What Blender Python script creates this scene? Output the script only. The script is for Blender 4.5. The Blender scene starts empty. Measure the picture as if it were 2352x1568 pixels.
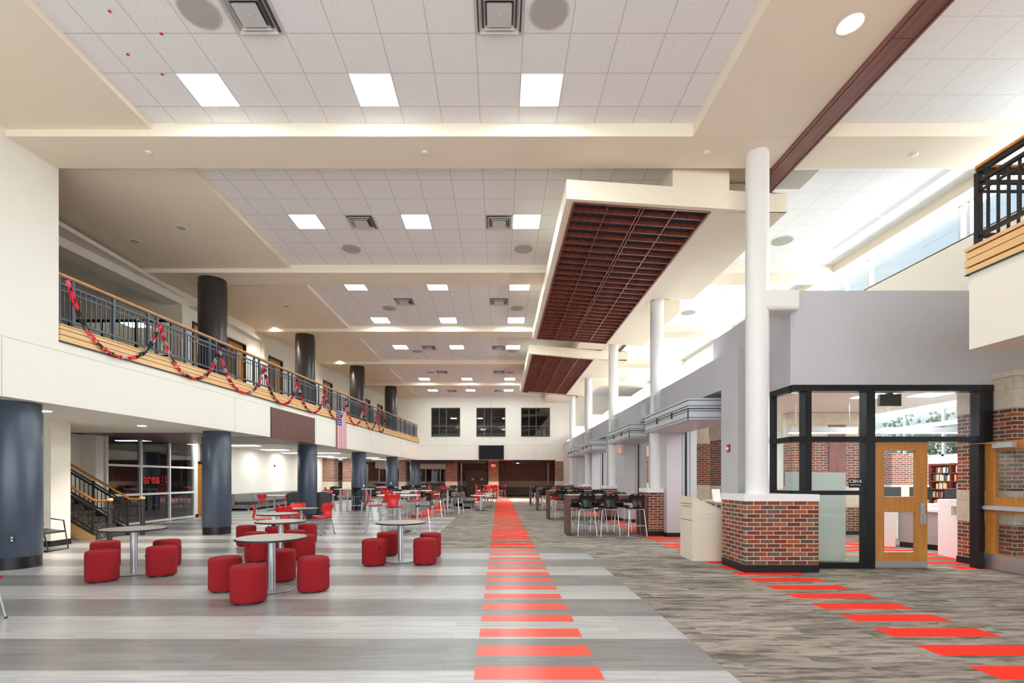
import bpy, bmesh, math, random
from mathutils import Vector, Matrix
random.seed(7)
S = bpy.context.scene
C = S.collection
PI = math.pi

# ---------------- camera, world, exposure ----------------
EYE = 1.525
cd = bpy.data.cameras.new('camera'); cam = bpy.data.objects.new('camera', cd); C.objects.link(cam)
cam.location = (0, 0, EYE); cam.rotation_euler = (PI/2, 0, 0)
cd.sensor_width = 36; cd.lens = 17.0; cd.shift_x = 30/2352; cd.shift_y = 316/2352
cd.clip_start = 0.05; cd.clip_end = 300
S.camera = cam
S.view_settings.view_transform = 'Standard'; S.view_settings.look = 'None'
S.view_settings.gamma = 1; S.view_settings.use_curve_mapping = False
S.view_settings.exposure = 1.27
try:
    S.cycles.use_denoising = True; S.cycles.max_bounces = 10; S.cycles.diffuse_bounces = 6
    S.cycles.transparent_max_bounces = 16; S.cycles.sample_clamp_indirect = 6
    S.cycles.caustics_reflective = False; S.cycles.caustics_refractive = False
except Exception: pass
W = bpy.data.worlds.new('sky'); S.world = W; W.use_nodes = True
wn = W.node_tree; wn.nodes.clear()
o_ = wn.nodes.new('ShaderNodeOutputWorld'); b_ = wn.nodes.new('ShaderNodeBackground')
tc = wn.nodes.new('ShaderNodeTexCoord'); nz = wn.nodes.new('ShaderNodeTexNoise'); cr = wn.nodes.new('ShaderNodeValToRGB')
nz.inputs['Scale'].default_value = 2.2; nz.inputs['Detail'].default_value = 5
cr.color_ramp.elements[0].position = .35; cr.color_ramp.elements[0].color = (.66, .80, .97, 1)
cr.color_ramp.elements[1].position = .65; cr.color_ramp.elements[1].color = (.93, .96, 1, 1)
wn.links.new(tc.outputs['Generated'], nz.inputs['Vector']); wn.links.new(nz.outputs['Fac'], cr.inputs['Fac'])
wn.links.new(cr.outputs['Color'], b_.inputs['Color']); wn.links.new(b_.outputs['Background'], o_.inputs['Surface'])
b_.inputs['Strength'].default_value = .40

def area(name, loc, rot, sx, sy, power, col=(1, 1, 1)):
    l = bpy.data.lights.new(name, 'AREA'); l.shape = 'RECTANGLE'; l.size = sx; l.size_y = sy; l.energy = power; l.color = col
    o = bpy.data.objects.new(name, l); o.location = loc; o.rotation_euler = rot; C.objects.link(o)
    return o
# added fill lamp behind the viewer; daylight through the clerestory and media-centre windows
area('rear_fill', (-1.5, -3.2, 3.6), (PI/2, 0, 0), 14, 6.5, 360, (.93, .985, 1))
area('clerestory_daylight', (9.75, 17, 6.75), (0, PI*0.5, 0), 1.0, 24, 620, (.94, .97, 1))
area('reading_room_daylight', (18.0, 19, 3.45), (0, PI/2, 0), 1.8, 14, 1100, (.97, .98, 1))

# ---------------- materials ----------------
def srgb(r, g, b):
    f = lambda c: (c/255/12.92) if c/255 <= .04045 else ((c/255+.055)/1.055)**2.4
    return (f(r), f(g), f(b), 1)
def nodes(m): return m.node_tree.nodes, m.node_tree.links
def P(name, rgb, rough=.6, metal=0, spec=.5, emit=None, es=0, bump=None):
    m = bpy.data.materials.new(name); m.use_nodes = True
    n, l = nodes(m); p = n['Principled BSDF']
    c = srgb(*rgb); p.inputs['Base Color'].default_value = c
    p.inputs['Roughness'].default_value = rough; p.inputs['Metallic'].default_value = metal
    p.inputs['Specular IOR Level'].default_value = spec
    if emit: p.inputs['Emission Color'].default_value = srgb(*emit); p.inputs['Emission Strength'].default_value = es
    t = n.new('ShaderNodeTexCoord'); z = n.new('ShaderNodeTexNoise'); z.inputs['Scale'].default_value = bump[0] if bump else 8
    z.inputs['Detail'].default_value = 4
    l.new(t.outputs['Object'], z.inputs['Vector'])
    mx = n.new('ShaderNodeMixRGB'); mx.blend_type = 'MULTIPLY'; mx.inputs['Fac'].default_value = bump[1] if bump else .05
    mx.inputs['Color1'].default_value = c; l.new(z.outputs['Fac'], mx.inputs['Color2']); l.new(mx.outputs['Color'], p.inputs['Base Color'])
    return m
def math_(n, l, op, a, b=None, c=None):
    q = n.new('ShaderNodeMath'); q.operation = op
    for i, v in enumerate((a, b, c)):
        if v is None: continue
        if isinstance(v, (int, float)): q.inputs[i].default_value = v
        else: l.new(v, q.inputs[i])
    return q.outputs[0]
def pos(n, l):
    g = n.new('ShaderNodeNewGeometry'); s = n.new('ShaderNodeSeparateXYZ'); l.new(g.outputs['Position'], s.inputs[0])
    return g.outputs['Position'], s.outputs[0], s.outputs[1], s.outputs[2]
def comb(n, l, x, y, z=0):
    q = n.new('ShaderNodeCombineXYZ')
    for i, v in enumerate((x, y, z)):
        if isinstance(v, (int, float)): q.inputs[i].default_value = v
        else: l.new(v, q.inputs[i])
    return q.outputs[0]
def ramp(n, l, fac, stops, interp='LINEAR'):
    r = n.new('ShaderNodeValToRGB'); r.color_ramp.interpolation = interp
    e = r.color_ramp.elements
    while len(e) < len(stops): e.new(.5)
    for i, (p_, c_) in enumerate(stops): e[i].position = p_; e[i].color = srgb(*c_)
    l.new(fac, r.inputs['Fac']); return r.outputs['Color']
def mix(n, l, fac, a, b, mode='MIX'):
    q = n.new('ShaderNodeMixRGB'); q.blend_type = mode
    for k, v in (('Fac', fac), ('Color1', a), ('Color2', b)):
        if isinstance(v, (int, float)): q.inputs[k].default_value = v
        elif isinstance(v, tuple): q.inputs[k].default_value = v
        else: l.new(v, q.inputs[k])
    return q.outputs[0]
def noise(n, l, vec, scale, detail=4, rough=.5):
    z = n.new('ShaderNodeTexNoise'); l.new(vec, z.inputs['Vector']); z.inputs['Scale'].default_value = scale
    z.inputs['Detail'].default_value = detail; z.inputs['Roughness'].default_value = rough
    return z.outputs['Fac']
def bricktex(n, l, vec, w, h, mortar, off=.5):
    b = n.new('ShaderNodeTexBrick'); l.new(vec, b.inputs['Vector']); b.offset = off
    b.inputs['Scale'].default_value = 1; b.inputs['Brick Width'].default_value = w; b.inputs['Row Height'].default_value = h
    b.inputs['Mortar Size'].default_value = mortar; b.inputs['Mortar Smooth'].default_value = 0
    b.inputs['Color1'].default_value = (0, 0, 0, 1); b.inputs['Color2'].default_value = (1, 1, 1, 1); b.inputs['Mortar'].default_value = (.5, .5, .5, 1)
    return b.outputs['Color'], b.outputs['Fac']

def stripes(n, l, x, y, paths):
    """painted / laid-in red bars, half a metre apart, along straight paths"""
    fr = math_(n, l, 'FRACT', math_(n, l, 'DIVIDE', math_(n, l, 'SUBTRACT', y, .175), .5))
    tot = None
    for (x0, x1, y0, y1, duty) in paths:
        a = math_(n, l, 'MULTIPLY', math_(n, l, 'GREATER_THAN', x, x0), math_(n, l, 'LESS_THAN', x, x1))
        b = math_(n, l, 'MULTIPLY', math_(n, l, 'GREATER_THAN', y, y0), math_(n, l, 'LESS_THAN', y, y1))
        c = math_(n, l, 'MULTIPLY', math_(n, l, 'MULTIPLY', a, b), math_(n, l, 'LESS_THAN', fr, duty))
        tot = c if tot is None else math_(n, l, 'MAXIMUM', tot, c)
    return tot
PATHS = [(-.193, .808, -5, 19.7, .53), (-.193, .808, 19.7, 37.6, .8), (3.82, 4.87, -5, 33, .53), (7.8, 8.9, 8.0, 14, .53), (-3.75, -2.75, 18.2, 37, .8),
         (-14, -9.5, 37, 38.5, .8), (5.2, 7.8, 10.2, 11.9, .53)]
def mat_carpet():
    m = bpy.data.materials.new('carpet_planks'); m.use_nodes = True; n, l = nodes(m); p = n['Principled BSDF']
    v, x, y, z = pos(n, l)
    col, _ = bricktex(n, l, comb(n, l, x, y), 1.0, .25, .0, .37)
    base = ramp(n, l, col, [(0, (150, 140, 131)), (.35, (178, 166, 155)), (.7, (160, 150, 140)), (1, (186, 174, 163))])
    s1 = noise(n, l, comb(n, l, math_(n, l, 'ADD', math_(n, l, 'MULTIPLY', x, 1.6), math_(n, l, 'MULTIPLY', col, 7)), math_(n, l, 'ADD', math_(n, l, 'MULTIPLY', y, 11), math_(n, l, 'MULTIPLY', col, 3))), 1.0, 7, .68)
    s2 = ramp(n, l, s1, [(.36, (122, 122, 124)), (.45, (178, 177, 177)), (.53, (246, 244, 242)), (.65, (255, 255, 255))])
    s3 = noise(n, l, comb(n, l, math_(n, l, 'MULTIPLY', x, 40), math_(n, l, 'MULTIPLY', y, 160)), 1.0, 3, .7)
    c = mix(n, l, .85, base, s2, 'MULTIPLY')
    c = mix(n, l, .35, c, ramp(n, l, s3, [(.3, (110, 108, 105)), (.6, (255, 255, 255))]), 'MULTIPLY')
    f = stripes(n, l, x, y, PATHS)
    red = mix(n, l, .3, srgb(247, 62, 44), ramp(n, l, s3, [(.3, (190, 60, 55)), (.6, (255, 255, 255))]), 'MULTIPLY')
    l.new(mix(n, l, f, c, red), p.inputs['Base Color'])
    p.inputs['Roughness'].default_value = .95; p.inputs['Specular IOR Level'].default_value = .1
    return m
def mat_lvt():
    m = bpy.data.materials.new('vinyl_planks'); m.use_nodes = True; n, l = nodes(m); p = n['Principled BSDF']
    v, x, y, z = pos(n, l)
    col, mort = bricktex(n, l, comb(n, l, x, math_(n, l, 'SUBTRACT', y, 10.74)), 1.22, .19125, .0022, .37)
    par = math_(n, l, 'FRACT', math_(n, l, 'DIVIDE', math_(n, l, 'SUBTRACT', y, 10.74-.765*20), 1.53))
    dark = math_(n, l, 'GREATER_THAN', par, .5)
    base = mix(n, l, dark, srgb(198, 196, 195), srgb(148, 144, 143))
    base = mix(n, l, .3, base, ramp(n, l, col, [(0, (165, 160, 158)), (1, (255, 255, 255))]), 'MULTIPLY')
    s = noise(n, l, comb(n, l, math_(n, l, 'ADD', math_(n, l, 'MULTIPLY', x, 1.3), math_(n, l, 'MULTIPLY', col, 9)), math_(n, l, 'MULTIPLY', y, 22)), 1.0, 6, .62)
    c = mix(n, l, .55, base, ramp(n, l, s, [(.3, (168, 160, 156)), (.55, (240, 238, 236)), (.7, (255, 255, 255))]), 'MULTIPLY')
    f = stripes(n, l, x, y, PATHS)
    red = mix(n, l, .25, srgb(246, 84, 64), ramp(n, l, s, [(.3, (180, 170, 165)), (.7, (255, 255, 255))]), 'MULTIPLY')
    c = mix(n, l, f, c, red)
    c = mix(n, l, mort, c, mix(n, l, 1, c, srgb(222, 220, 218), 'MULTIPLY'))
    l.new(c, p.inputs['Base Color'])
    p.inputs['Roughness'].default_value = .30; p.inputs['Specular IOR Level'].default_value = .55
    b = n.new('ShaderNodeBump'); b.inputs['Strength'].default_value = .06; b.inputs['Distance'].default_value = .01
    l.new(s, b.inputs['Height']); l.new(b.outputs['Normal'], p.inputs['Normal'])
    return m
def mat_brick(name='brick', tint=None):
    m = bpy.data.materials.new(name); m.use_nodes = True; n, l = nodes(m); p = n['Principled BSDF']
    v, x, y, z = pos(n, l)
    col, mort = bricktex(n, l, comb(n, l, math_(n, l, 'ADD', x, math_(n, l, 'ADD', y, .07)), math_(n, l, 'SUBTRACT', z, .128)), .218, .0693, .0055, .5)
    st = tint or [(0, (108, 60, 44)), (.2, (136, 70, 48)), (.38, (112, 90, 74)), (.5, (146, 76, 50)), (.66, (170, 94, 58)), (.8, (126, 60, 42)), (.9, (98, 82, 70)), (1, (154, 80, 52))]
    c = ramp(n, l, col, st, 'CONSTANT' if not tint else 'LINEAR')
    c = mix(n, l, .35, c, ramp(n, l, noise(n, l, v, 45, 4), [(.3, (150, 150, 150)), (.7, (255, 255, 255))]), 'MULTIPLY')
    c = mix(n, l, mort, c, srgb(208, 198, 184))
    l.new(c, p.inputs['Base Color']); p.inputs['Roughness'].default_value = .85
    b = n.new('ShaderNodeBump'); b.inputs['Strength'].default_value = .5; b.inputs['Distance'].default_value = .004; b.invert = True
    l.new(mort, b.inputs['Height']); l.new(b.outputs['Normal'], p.inputs['Normal'])
    return m
def mat_tile(name, ox, oy, rgb=(236, 234, 233), w=.6096, line=(204, 201, 197)):
    m = bpy.data.materials.new(name); m.use_nodes = True; n, l = nodes(m); p = n['Principled BSDF']
    v, x, y, z = pos(n, l)
    _, mort = bricktex(n, l, comb(n, l, math_(n, l, 'ADD', x, 60*w-ox), math_(n, l, 'ADD', y, 60*w-oy)), w, w, .0085, 0)
    sp = noise(n, l, v, 95, 3, .6)
    c = mix(n, l, .5, srgb(*rgb), ramp(n, l, sp, [(.33, (150, 148, 144)), (.43, (255, 255, 255))]), 'MULTIPLY')
    c = mix(n, l, mort, c, srgb(*line))
    l.new(c, p.inputs['Base Color']); p.inputs['Roughness'].default_value = .9
    b = n.new('ShaderNodeBump'); b.inputs['Strength'].default_value = .35; b.inputs['Distance'].default_value = .006; b.invert = True
    l.new(mort, b.inputs['Height']); l.new(b.outputs['Normal'], p.inputs['Normal'])
    return m
def mat_wood(name, a, b, scale=(1, 12, 12), rough=.45, dist=3.0, amt=1):
    m = bpy.data.materials.new(name); m.use_nodes = True; n, l = nodes(m); p = n['Principled BSDF']
    t = n.new('ShaderNodeTexCoord'); mp = n.new('ShaderNodeMapping'); mp.inputs['Scale'].default_value = scale
    l.new(t.outputs['Object'], mp.inputs['Vector'])
    s = noise(n, l, mp.outputs[0], 1.6, 8, .65)
    w = n.new('ShaderNodeTexWave'); w.inputs['Scale'].default_value = .8; w.inputs['Distortion'].default_value = dist*2; w.inputs['Detail'].default_value = 4
    l.new(mp.outputs[0], w.inputs['Vector'])
    f = mix(n, l, .12, s, w.outputs['Fac'])
    l.new(ramp(n, l, f, [(.25, a), (.7, b)]), p.inputs['Base Color']); p.inputs['Roughness'].default_value = rough
    return m
def mat_glass(name, tint=(.95, .98, .97), refl=1.0, frost=0):
    m = bpy.data.materials.new(name); m.use_nodes = True; n, l = nodes(m); n.clear()
    o = n.new('ShaderNodeOutputMaterial'); t = n.new('ShaderNodeBsdfTransparent'); g = n.new('ShaderNodeBsdfGlossy'); x = n.new('ShaderNodeMixShader')
    f = n.new('ShaderNodeLayerWeight'); f.inputs['Blend'].default_value = .5
    t.inputs['Color'].default_value = (*tint, 1); g.inputs['Roughness'].default_value = .02
    l.new(math_(n, l, 'MINIMUM', math_(n, l, 'MULTIPLY', math_(n, l, 'MULTIPLY_ADD', math_(n, l, 'POWER', f.outputs['Facing'], 4), .8, .045), refl), 1), x.inputs[0]); l.new(t.outputs[0], x.inputs[1]); l.new(g.outputs[0], x.inputs[2])
    if frost:
        d = n.new('ShaderNodeBsdfDiffuse'); d.inputs['Color'].default_value = srgb(196, 206, 200); tl = n.new('ShaderNodeBsdfTranslucent'); tl.inputs['Color'].default_value = srgb(210, 220, 215)
        y1 = n.new('ShaderNodeMixShader'); y1.inputs[0].default_value = .5; l.new(d.outputs[0], y1.inputs[1]); l.new(tl.outputs[0], y1.inputs[2])
        y2 = n.new('ShaderNodeMixShader'); y2.inputs[0].default_value = frost; l.new(x.outputs[0], y2.inputs[1]); l.new(y1.outputs[0], y2.inputs[2])
        l.new(y2.outputs[0], o.inputs[0])
    else: l.new(x.outputs[0], o.inputs[0])
    return m
def mat_emit(name, rgb, s):
    m = bpy.data.materials.new(name); m.use_nodes = True; n, l = nodes(m); n.clear()
    o = n.new('ShaderNodeOutputMaterial'); e = n.new('ShaderNodeEmission'); e.inputs[0].default_value = srgb(*rgb); e.inputs[1].default_value = s
    l.new(e.outputs[0], o.inputs[0]); return m
def mat_stone():
    m = bpy.data.materials.new('limestone'); m.use_nodes = True; n, l = nodes(m); p = n['Principled BSDF']
    v, x, y, z = pos(n, l)
    _, mort = bricktex(n, l, comb(n, l, math_(n, l, 'ADD', x, y), math_(n, l, 'SUBTRACT', z, 2.70)), .61, .31, .004, .5)
    c = ramp(n, l, noise(n, l, v, 7, 6, .65), [(.3, (196, 184, 164)), (.7, (216, 206, 188))])
    l.new(mix(n, l, mort, c, srgb(170, 160, 145)), p.inputs['Base Color']); p.inputs['Roughness'].default_value = .8
    return m
def mat_wall(name, rgb, joints):
    """painted panels with narrow reveal joints at the given heights / depths"""
    m = P(name, rgb, .7, bump=(3, .03)); return m

M = dict(
 cream=P('cream_paint', (238, 233, 222), .75, bump=(2, .04)), tan=P('cream_paint_warm_shade', (238, 226, 205), .75, bump=(2, .04)),  # tan repeats the cream paint with warm shade put into its colour
 white=P('white_paint', (240, 238, 234), .6), grey=P('grey_paint', (192, 191, 195), .7, bump=(2, .04)),
 seam=P('reveal_shadow_joint', (196, 190, 178), .9), ltgrey=P('light_grey_panel', (184, 188, 194), .4), offw=P('white_column_paint', (228, 226, 224), .45),
 black=P('black_metal', (14, 14, 17), .35), dark=P('dark_bronze_metal', (52, 47, 46), .42), colm=P('column_graphite_paint', (66, 76, 92), .33, spec=.6),
 colu=P('column_dark_brown_paint', (52, 45, 43), .35), rail=P('railing_slate_paint', (72, 78, 88), .35), base=P('black_rubber_base', (17, 14, 16), .5),
 steel=P('brushed_steel', (196, 198, 201), .42, .9), chrome=P('satin_chrome', (205, 208, 212), .28, .85), alu=P('silver_aluminium', (200, 206, 212), .35, .35),
 red=P('red_plastic', (218, 36, 42), .35), blk=P('black_plastic', (17, 17, 19), .35), fab=P('red_felt', (150, 10, 22), .95, bump=(60, .25)),
 lam=P('grey_laminate', (172, 162, 154), .35), lamw=P('white_laminate', (226, 224, 220), .35), edge=P('black_edge_band', (22, 22, 24), .5),
 plast=P('white_plastic', (238, 238, 236), .4), fire=P('fire_red', (190, 22, 28), .35), putty=P('putty_enamel', (226, 216, 196), .45),
 grp=P('grey_vinyl', (120, 116, 114), .5), dgrp=P('charcoal_vinyl', (52, 50, 50), .5), quartz=P('white_quartz', (240, 239, 240), .35),
 screen=P('screen_glass', (18, 14, 18), .3, spec=.12), speak=P('speaker_mesh', (178, 174, 166), .8), vent=P('vent_enamel', (200, 198, 194), .5), ventd=P('vent_dark_gap', (98, 93, 90), .8),
 back=P('grille_black_backing', (62, 60, 64), .9), poster=P('paper', (225, 222, 214), .8), green=P('leaf_green', (120, 156, 84), .9, bump=(5, .5)), bark=P('bark', (95, 78, 62), .9),
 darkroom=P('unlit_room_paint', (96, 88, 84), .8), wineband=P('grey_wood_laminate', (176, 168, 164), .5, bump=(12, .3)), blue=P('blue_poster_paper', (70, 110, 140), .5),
 mahogl=mat_wood('mahogany_trim', (92, 50, 44), (142, 86, 72), (3, .6, 3), .3), brick=mat_brick(), brickd=mat_brick('dark_grey_brick', [(0, (78, 70, 66)), (.5, (110, 100, 92)), (1, (92, 82, 76))]), stone=mat_stone(),
 carpet=mat_carpet(), lvt=mat_lvt(), tileL=mat_tile('ceiling_tiles_hall', .31, 7.42), tileR=mat_tile('ceiling_tiles_right', 5.28, 7.19, (242, 243, 245), line=(226, 226, 226)), tileW=mat_tile('ceiling_tiles_low', 0, 0, (236, 233, 228)),
 oak=mat_wood('oak_veneer', (176, 108, 40), (206, 142, 66), (9, 9, 1.2), .4), maple=mat_wood('maple_boards', (214, 166, 108), (234, 192, 134), (.6, .9, 14), .4),
 mahog=mat_wood('mahogany_veneer', (98, 48, 38), (144, 78, 60), (3, .6, 3), .35), slat=mat_wood('dark_slat_wood', (66, 36, 34), (120, 78, 68), (40, 40, .5), .4),
 brown=mat_wood('walnut_laminate', (74, 44, 34), (98, 62, 48), (1, 1, 6), .45), brownt=P('walnut_table_surface', (196, 184, 176), .3), bdoor=mat_wood('walnut_door', (96, 62, 40), (120, 80, 54), (6, 6, .8), .5),
 glass=mat_glass('clear_glass'), glassd=mat_glass('dark_reflective_glass', (.55, .6, .6), 2.2), frost=mat_glass('frosted_glass', frost=.78),
 light=mat_emit('light_diffuser', (240, 255, 254), 20), lightl=mat_emit('low_ceiling_diffuser', (248, 254, 252), 17), down=mat_emit('downlight_lens', (255, 238, 205), 40), lightp=mat_emit('low_panel_diffuser', (248, 254, 252), 11), cove=mat_emit('cove_diffuser', (250, 253, 255), 7.5), exit=mat_emit('exit_sign_face', (255, 60, 50), 1.6),
 redtxt=P('red_vinyl_letters', (226, 30, 38), .5), wtxt=P('white_letters', (240, 240, 240), .5), gtxt=P('pale_letters', (208, 206, 204), .5),
)
def mat_stairs():
    m = bpy.data.materials.new('patterned_stair_carpet'); m.use_nodes = True; n, l = nodes(m); p = n['Principled BSDF']
    v, x, y, z = pos(n, l)
    w = n.new('ShaderNodeTexVoronoi'); w.feature = 'DISTANCE_TO_EDGE'; w.inputs['Scale'].default_value = 20; l.new(v, w.inputs['Vector'])
    l.new(ramp(n, l, w.outputs['Distance'], [(.02, (176, 162, 142)), (.05, (38, 35, 36))]), p.inputs['Base Color']); p.inputs['Roughness'].default_value = .95
    return m
M['stair'] = mat_stairs()
def mat_flag():
    m = bpy.data.materials.new('flag_cloth'); m.use_nodes = True; n, l = nodes(m); p = n['Principled BSDF']
    t = n.new('ShaderNodeTexCoord'); s = n.new('ShaderNodeSeparateXYZ'); l.new(t.outputs['Object'], s.inputs[0])
    y = s.outputs[1]; z = s.outputs[2]   # flag hangs with stripes vertical; width along y (0..0.92), height along z (0..-1.6)
    st = math_(n, l, 'LESS_THAN', math_(n, l, 'FRACT', math_(n, l, 'MULTIPLY', y, 6.5/.92)), .5)
    c = mix(n, l, st, srgb(238, 234, 236), srgb(206, 50, 72))
    can = math_(n, l, 'MULTIPLY', math_(n, l, 'LESS_THAN', y, .92*7/13), math_(n, l, 'GREATER_THAN', z, -.66))
    a = math_(n, l, 'SUBTRACT', math_(n, l, 'FRACT', math_(n, l, 'MULTIPLY', y, 10)), .5)
    b = math_(n, l, 'SUBTRACT', math_(n, l, 'FRACT', math_(n, l, 'MULTIPLY', z, 10)), .5)
    d = math_(n, l, 'SQRT', math_(n, l, 'ADD', math_(n, l, 'MULTIPLY', a, a), math_(n, l, 'MULTIPLY', b, b)))
    star = math_(n, l, 'LESS_THAN', d, .24)
    c = mix(n, l, can, c, mix(n, l, star, srgb(44, 56, 120), srgb(238, 238, 240)))
    l.new(c, p.inputs['Base Color']); p.inputs['Roughness'].default_value = .9
    return m
M['flag'] = mat_flag()

# ---------------- geometry helpers ----------------
class G:
    def __init__(s): s.v = []; s.f = []; s.m = []; s.s = []
    def add(s, vs, fs, m=0, sm=False):
        k = len(s.v); s.v += [tuple(v) for v in vs]
        for f in fs: s.f.append([i+k for i in f]); s.m.append(m); s.s.append(sm)
        return s
    def box(s, x0, x1, y0, y1, z0, z1, m=0):
        v = [(x, y, z) for z in (z0, z1) for x, y in ((x0, y0), (x1, y0), (x1, y1), (x0, y1))]
        return s.add(v, [(0, 3, 2, 1), (4, 5, 6, 7), (0, 1, 5, 4), (1, 2, 6, 5), (2, 3, 7, 6), (3, 0, 4, 7)], m)
    def prism(s, poly, z0, z1, m=0):
        n = len(poly); ar = sum(poly[i][0]*poly[(i+1) % n][1]-poly[(i+1) % n][0]*poly[i][1] for i in range(n))
        if ar < 0: poly = poly[::-1]
        v = [(x, y, z0) for x, y in poly]+[(x, y, z1) for x, y in poly]
        return s.add(v, [tuple(range(n))[::-1], tuple(range(n, 2*n))]+[(i, (i+1) % n, n+(i+1) % n, n+i) for i in range(n)], m)
    def hull(s, a, b, m=0, sm=False, caps=True):      # two rings of equal size -> closed solid
        n = len(a); fs = [(i, (i+1) % n, n+(i+1) % n, n+i) for i in range(n)]
        s.add(list(a)+list(b), fs, m, sm)
        if caps: s.add(list(a), [tuple(range(n))[::-1]], m); s.add(list(b), [tuple(range(n))], m)
        return s
    def bar(s, p, q, w, h, m=0):                       # rectangular bar p->q, h vertical size
        p = Vector(p); q = Vector(q); d = (q-p).normalized()
        up = Vector((0, 0, 1)) if abs(d.z) < .95 else Vector((0, 1, 0))
        a = d.cross(up).normalized()*w/2; b = a.cross(d).normalized()*h/2
        r = lambda c: [c-a-b, c+a-b, c+a+b, c-a+b]
        return s.hull(r(q), r(p), m)
    def tube(s, pts, r, n=10, m=0):
        pts = [Vector(p) for p in pts]; rings = []
        for i, p in enumerate(pts):
            d = (pts[min(i+1, len(pts)-1)]-pts[max(i-1, 0)]).normalized()
            up = Vector((0, 0, 1)) if abs(d.z) < .9 else Vector((1, 0, 0))
            a = d.cross(up).normalized(); b = d.cross(a).normalized()
            rr = r[i] if isinstance(r, (list, tuple)) else r
            rings.append([p+(a*math.cos(2*PI*k/n)+b*math.sin(2*PI*k/n))*rr for k in range(n)])
        for i in range(len(rings)-1): s.hull(rings[i], rings[i+1], m, True, caps=False)
        s.add(rings[0], [tuple(range(n))[::-1]], m); s.add(rings[-1], [tuple(range(n))], m)
        return s
    def lathe(s, prof, cx=0, cy=0, n=32, m=0, sm=True):  # prof: (r,z) bottom to top
        rings = [[(cx+r*math.cos(2*PI*k/n), cy+r*math.sin(2*PI*k/n), z) for k in range(n)] for r, z in prof]
        for i in range(len(rings)-1):
            s.add(rings[i]+rings[i+1], [(k, (k+1) % n, n+(k+1) % n, n+k) for k in range(n)], m, sm)
        s.add(rings[0], [tuple(range(n))[::-1]], m); s.add(rings[-1], [tuple(range(n))], m)
        return s
    def grid(s, fn, nu, nv, m=0, skip=()):
        v = [fn(i/nu, j/nv) for j in range(nv+1) for i in range(nu+1)]
        f = [(j*(nu+1)+i, j*(nu+1)+i+1, (j+1)*(nu+1)+i+1, (j+1)*(nu+1)+i) for j in range(nv) for i in range(nu) if (i, j) not in skip]
        return s.add(v, f, m, True)
    def mesh(s, name, mats):
        me = bpy.data.meshes.new(name); me.from_pydata(s.v, [], s.f)
        for q in (mats if isinstance(mats, (list, tuple)) else [mats]): me.materials.append(M[q] if isinstance(q, str) else q)
        me.polygons.foreach_set('material_index', s.m); me.polygons.foreach_set('use_smooth', s.s)
        bm = bmesh.new(); bm.from_mesh(me); bmesh.ops.remove_doubles(bm, verts=bm.verts, dist=1e-5)
        bmesh.ops.recalc_face_normals(bm, faces=bm.faces)
        for e in bm.edges:
            if len(e.link_faces) == 2 and e.calc_face_angle(0) > .7: e.smooth = False
        bm.to_mesh(me); bm.free(); me.update(); return me
    def obj(s, name, mats, parent=None, loc=None):
        me = s.mesh(name, mats); o = bpy.data.objects.new(name, me); C.objects.link(o)
        if parent: o.parent = parent
        if loc: o.location = loc
        return o
def box(*a, m=0): return G().box(*a, m=m)
def struct(g, name, mats, parent=None):
    o = g.obj(name, mats, parent); 
    if parent is None: o['kind'] = 'structure'
    return o
def tag(o, label, cat, group=None):
    o['label'] = label; o['category'] = cat
    if group: o['group'] = group
    return o
def T(name, label, cat, loc=(0, 0, 0), rz=0, group=None):
    o = bpy.data.objects.new(name, None); C.objects.link(o); o.empty_display_size = .2
    o.location = loc; o.rotation_euler = (0, 0, rz); return tag(o, label, cat, group)
def copy_tree(o, loc, rz, label=None, group=None, swap=None):
    def rec(s, par):
        c = s.copy(); C.objects.link(c)
        if par: c.parent = par
        for ch in kids.get(s, ()): rec(ch, c)
        return c
    kids = {}
    for q in [o]+list(o.children_recursive):
        for ch in q.children: kids.setdefault(q, []).append(ch)
    r = rec(o, None); r.location = loc; r.rotation_euler = (0, 0, rz)
    if label: r['label'] = label
    if group: r['group'] = group
    return r
def text(body, name, loc, rot, size, mat, parent=None, ext=.002, bold=0):
    cu = bpy.data.curves.new(name, 'FONT'); cu.body = body; cu.size = size; cu.extrude = ext; cu.offset = bold
    cu.align_x = 'CENTER'; cu.align_y = 'CENTER'
    o = bpy.data.objects.new(name, cu); o.location = loc; o.rotation_euler = rot; o.data.materials.append(M[mat]); C.objects.link(o)
    bpy.context.view_layer.update()
    me = bpy.data.meshes.new_from_object(o.evaluated_get(bpy.context.evaluated_depsgraph_get()))
    q = bpy.data.objects.new(name, me); C.objects.link(q); q.location = loc; q.rotation_euler = rot
    if not me.materials: me.materials.append(M[mat])
    bpy.data.objects.remove(o)
    if parent: q.parent = parent
    return q
fx = lambda y, off=0: -8.66+.0954*y-off     # balcony face line; off = metres behind the face
ORD = ['first', 'second', 'third', 'fourth', 'fifth', 'sixth', 'seventh', 'eighth', 'ninth', 'tenth']

# ======================= THE SETTING =======================
YF = -3.0; YB = 33.2
struct(box(-20, 20, YF, 46, -.06, 0), 'floor', 'lvt')
g = G(); g.prism([(1.82, YF), (20, YF), (20, 46), (-4.2, 46), (-4.2, 19.7), (-1.7, 19.7), (-1.7, 10.74), (1.82, 10.74)], .0, .003)
struct(g, 'floor_carpet', 'carpet')
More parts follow.
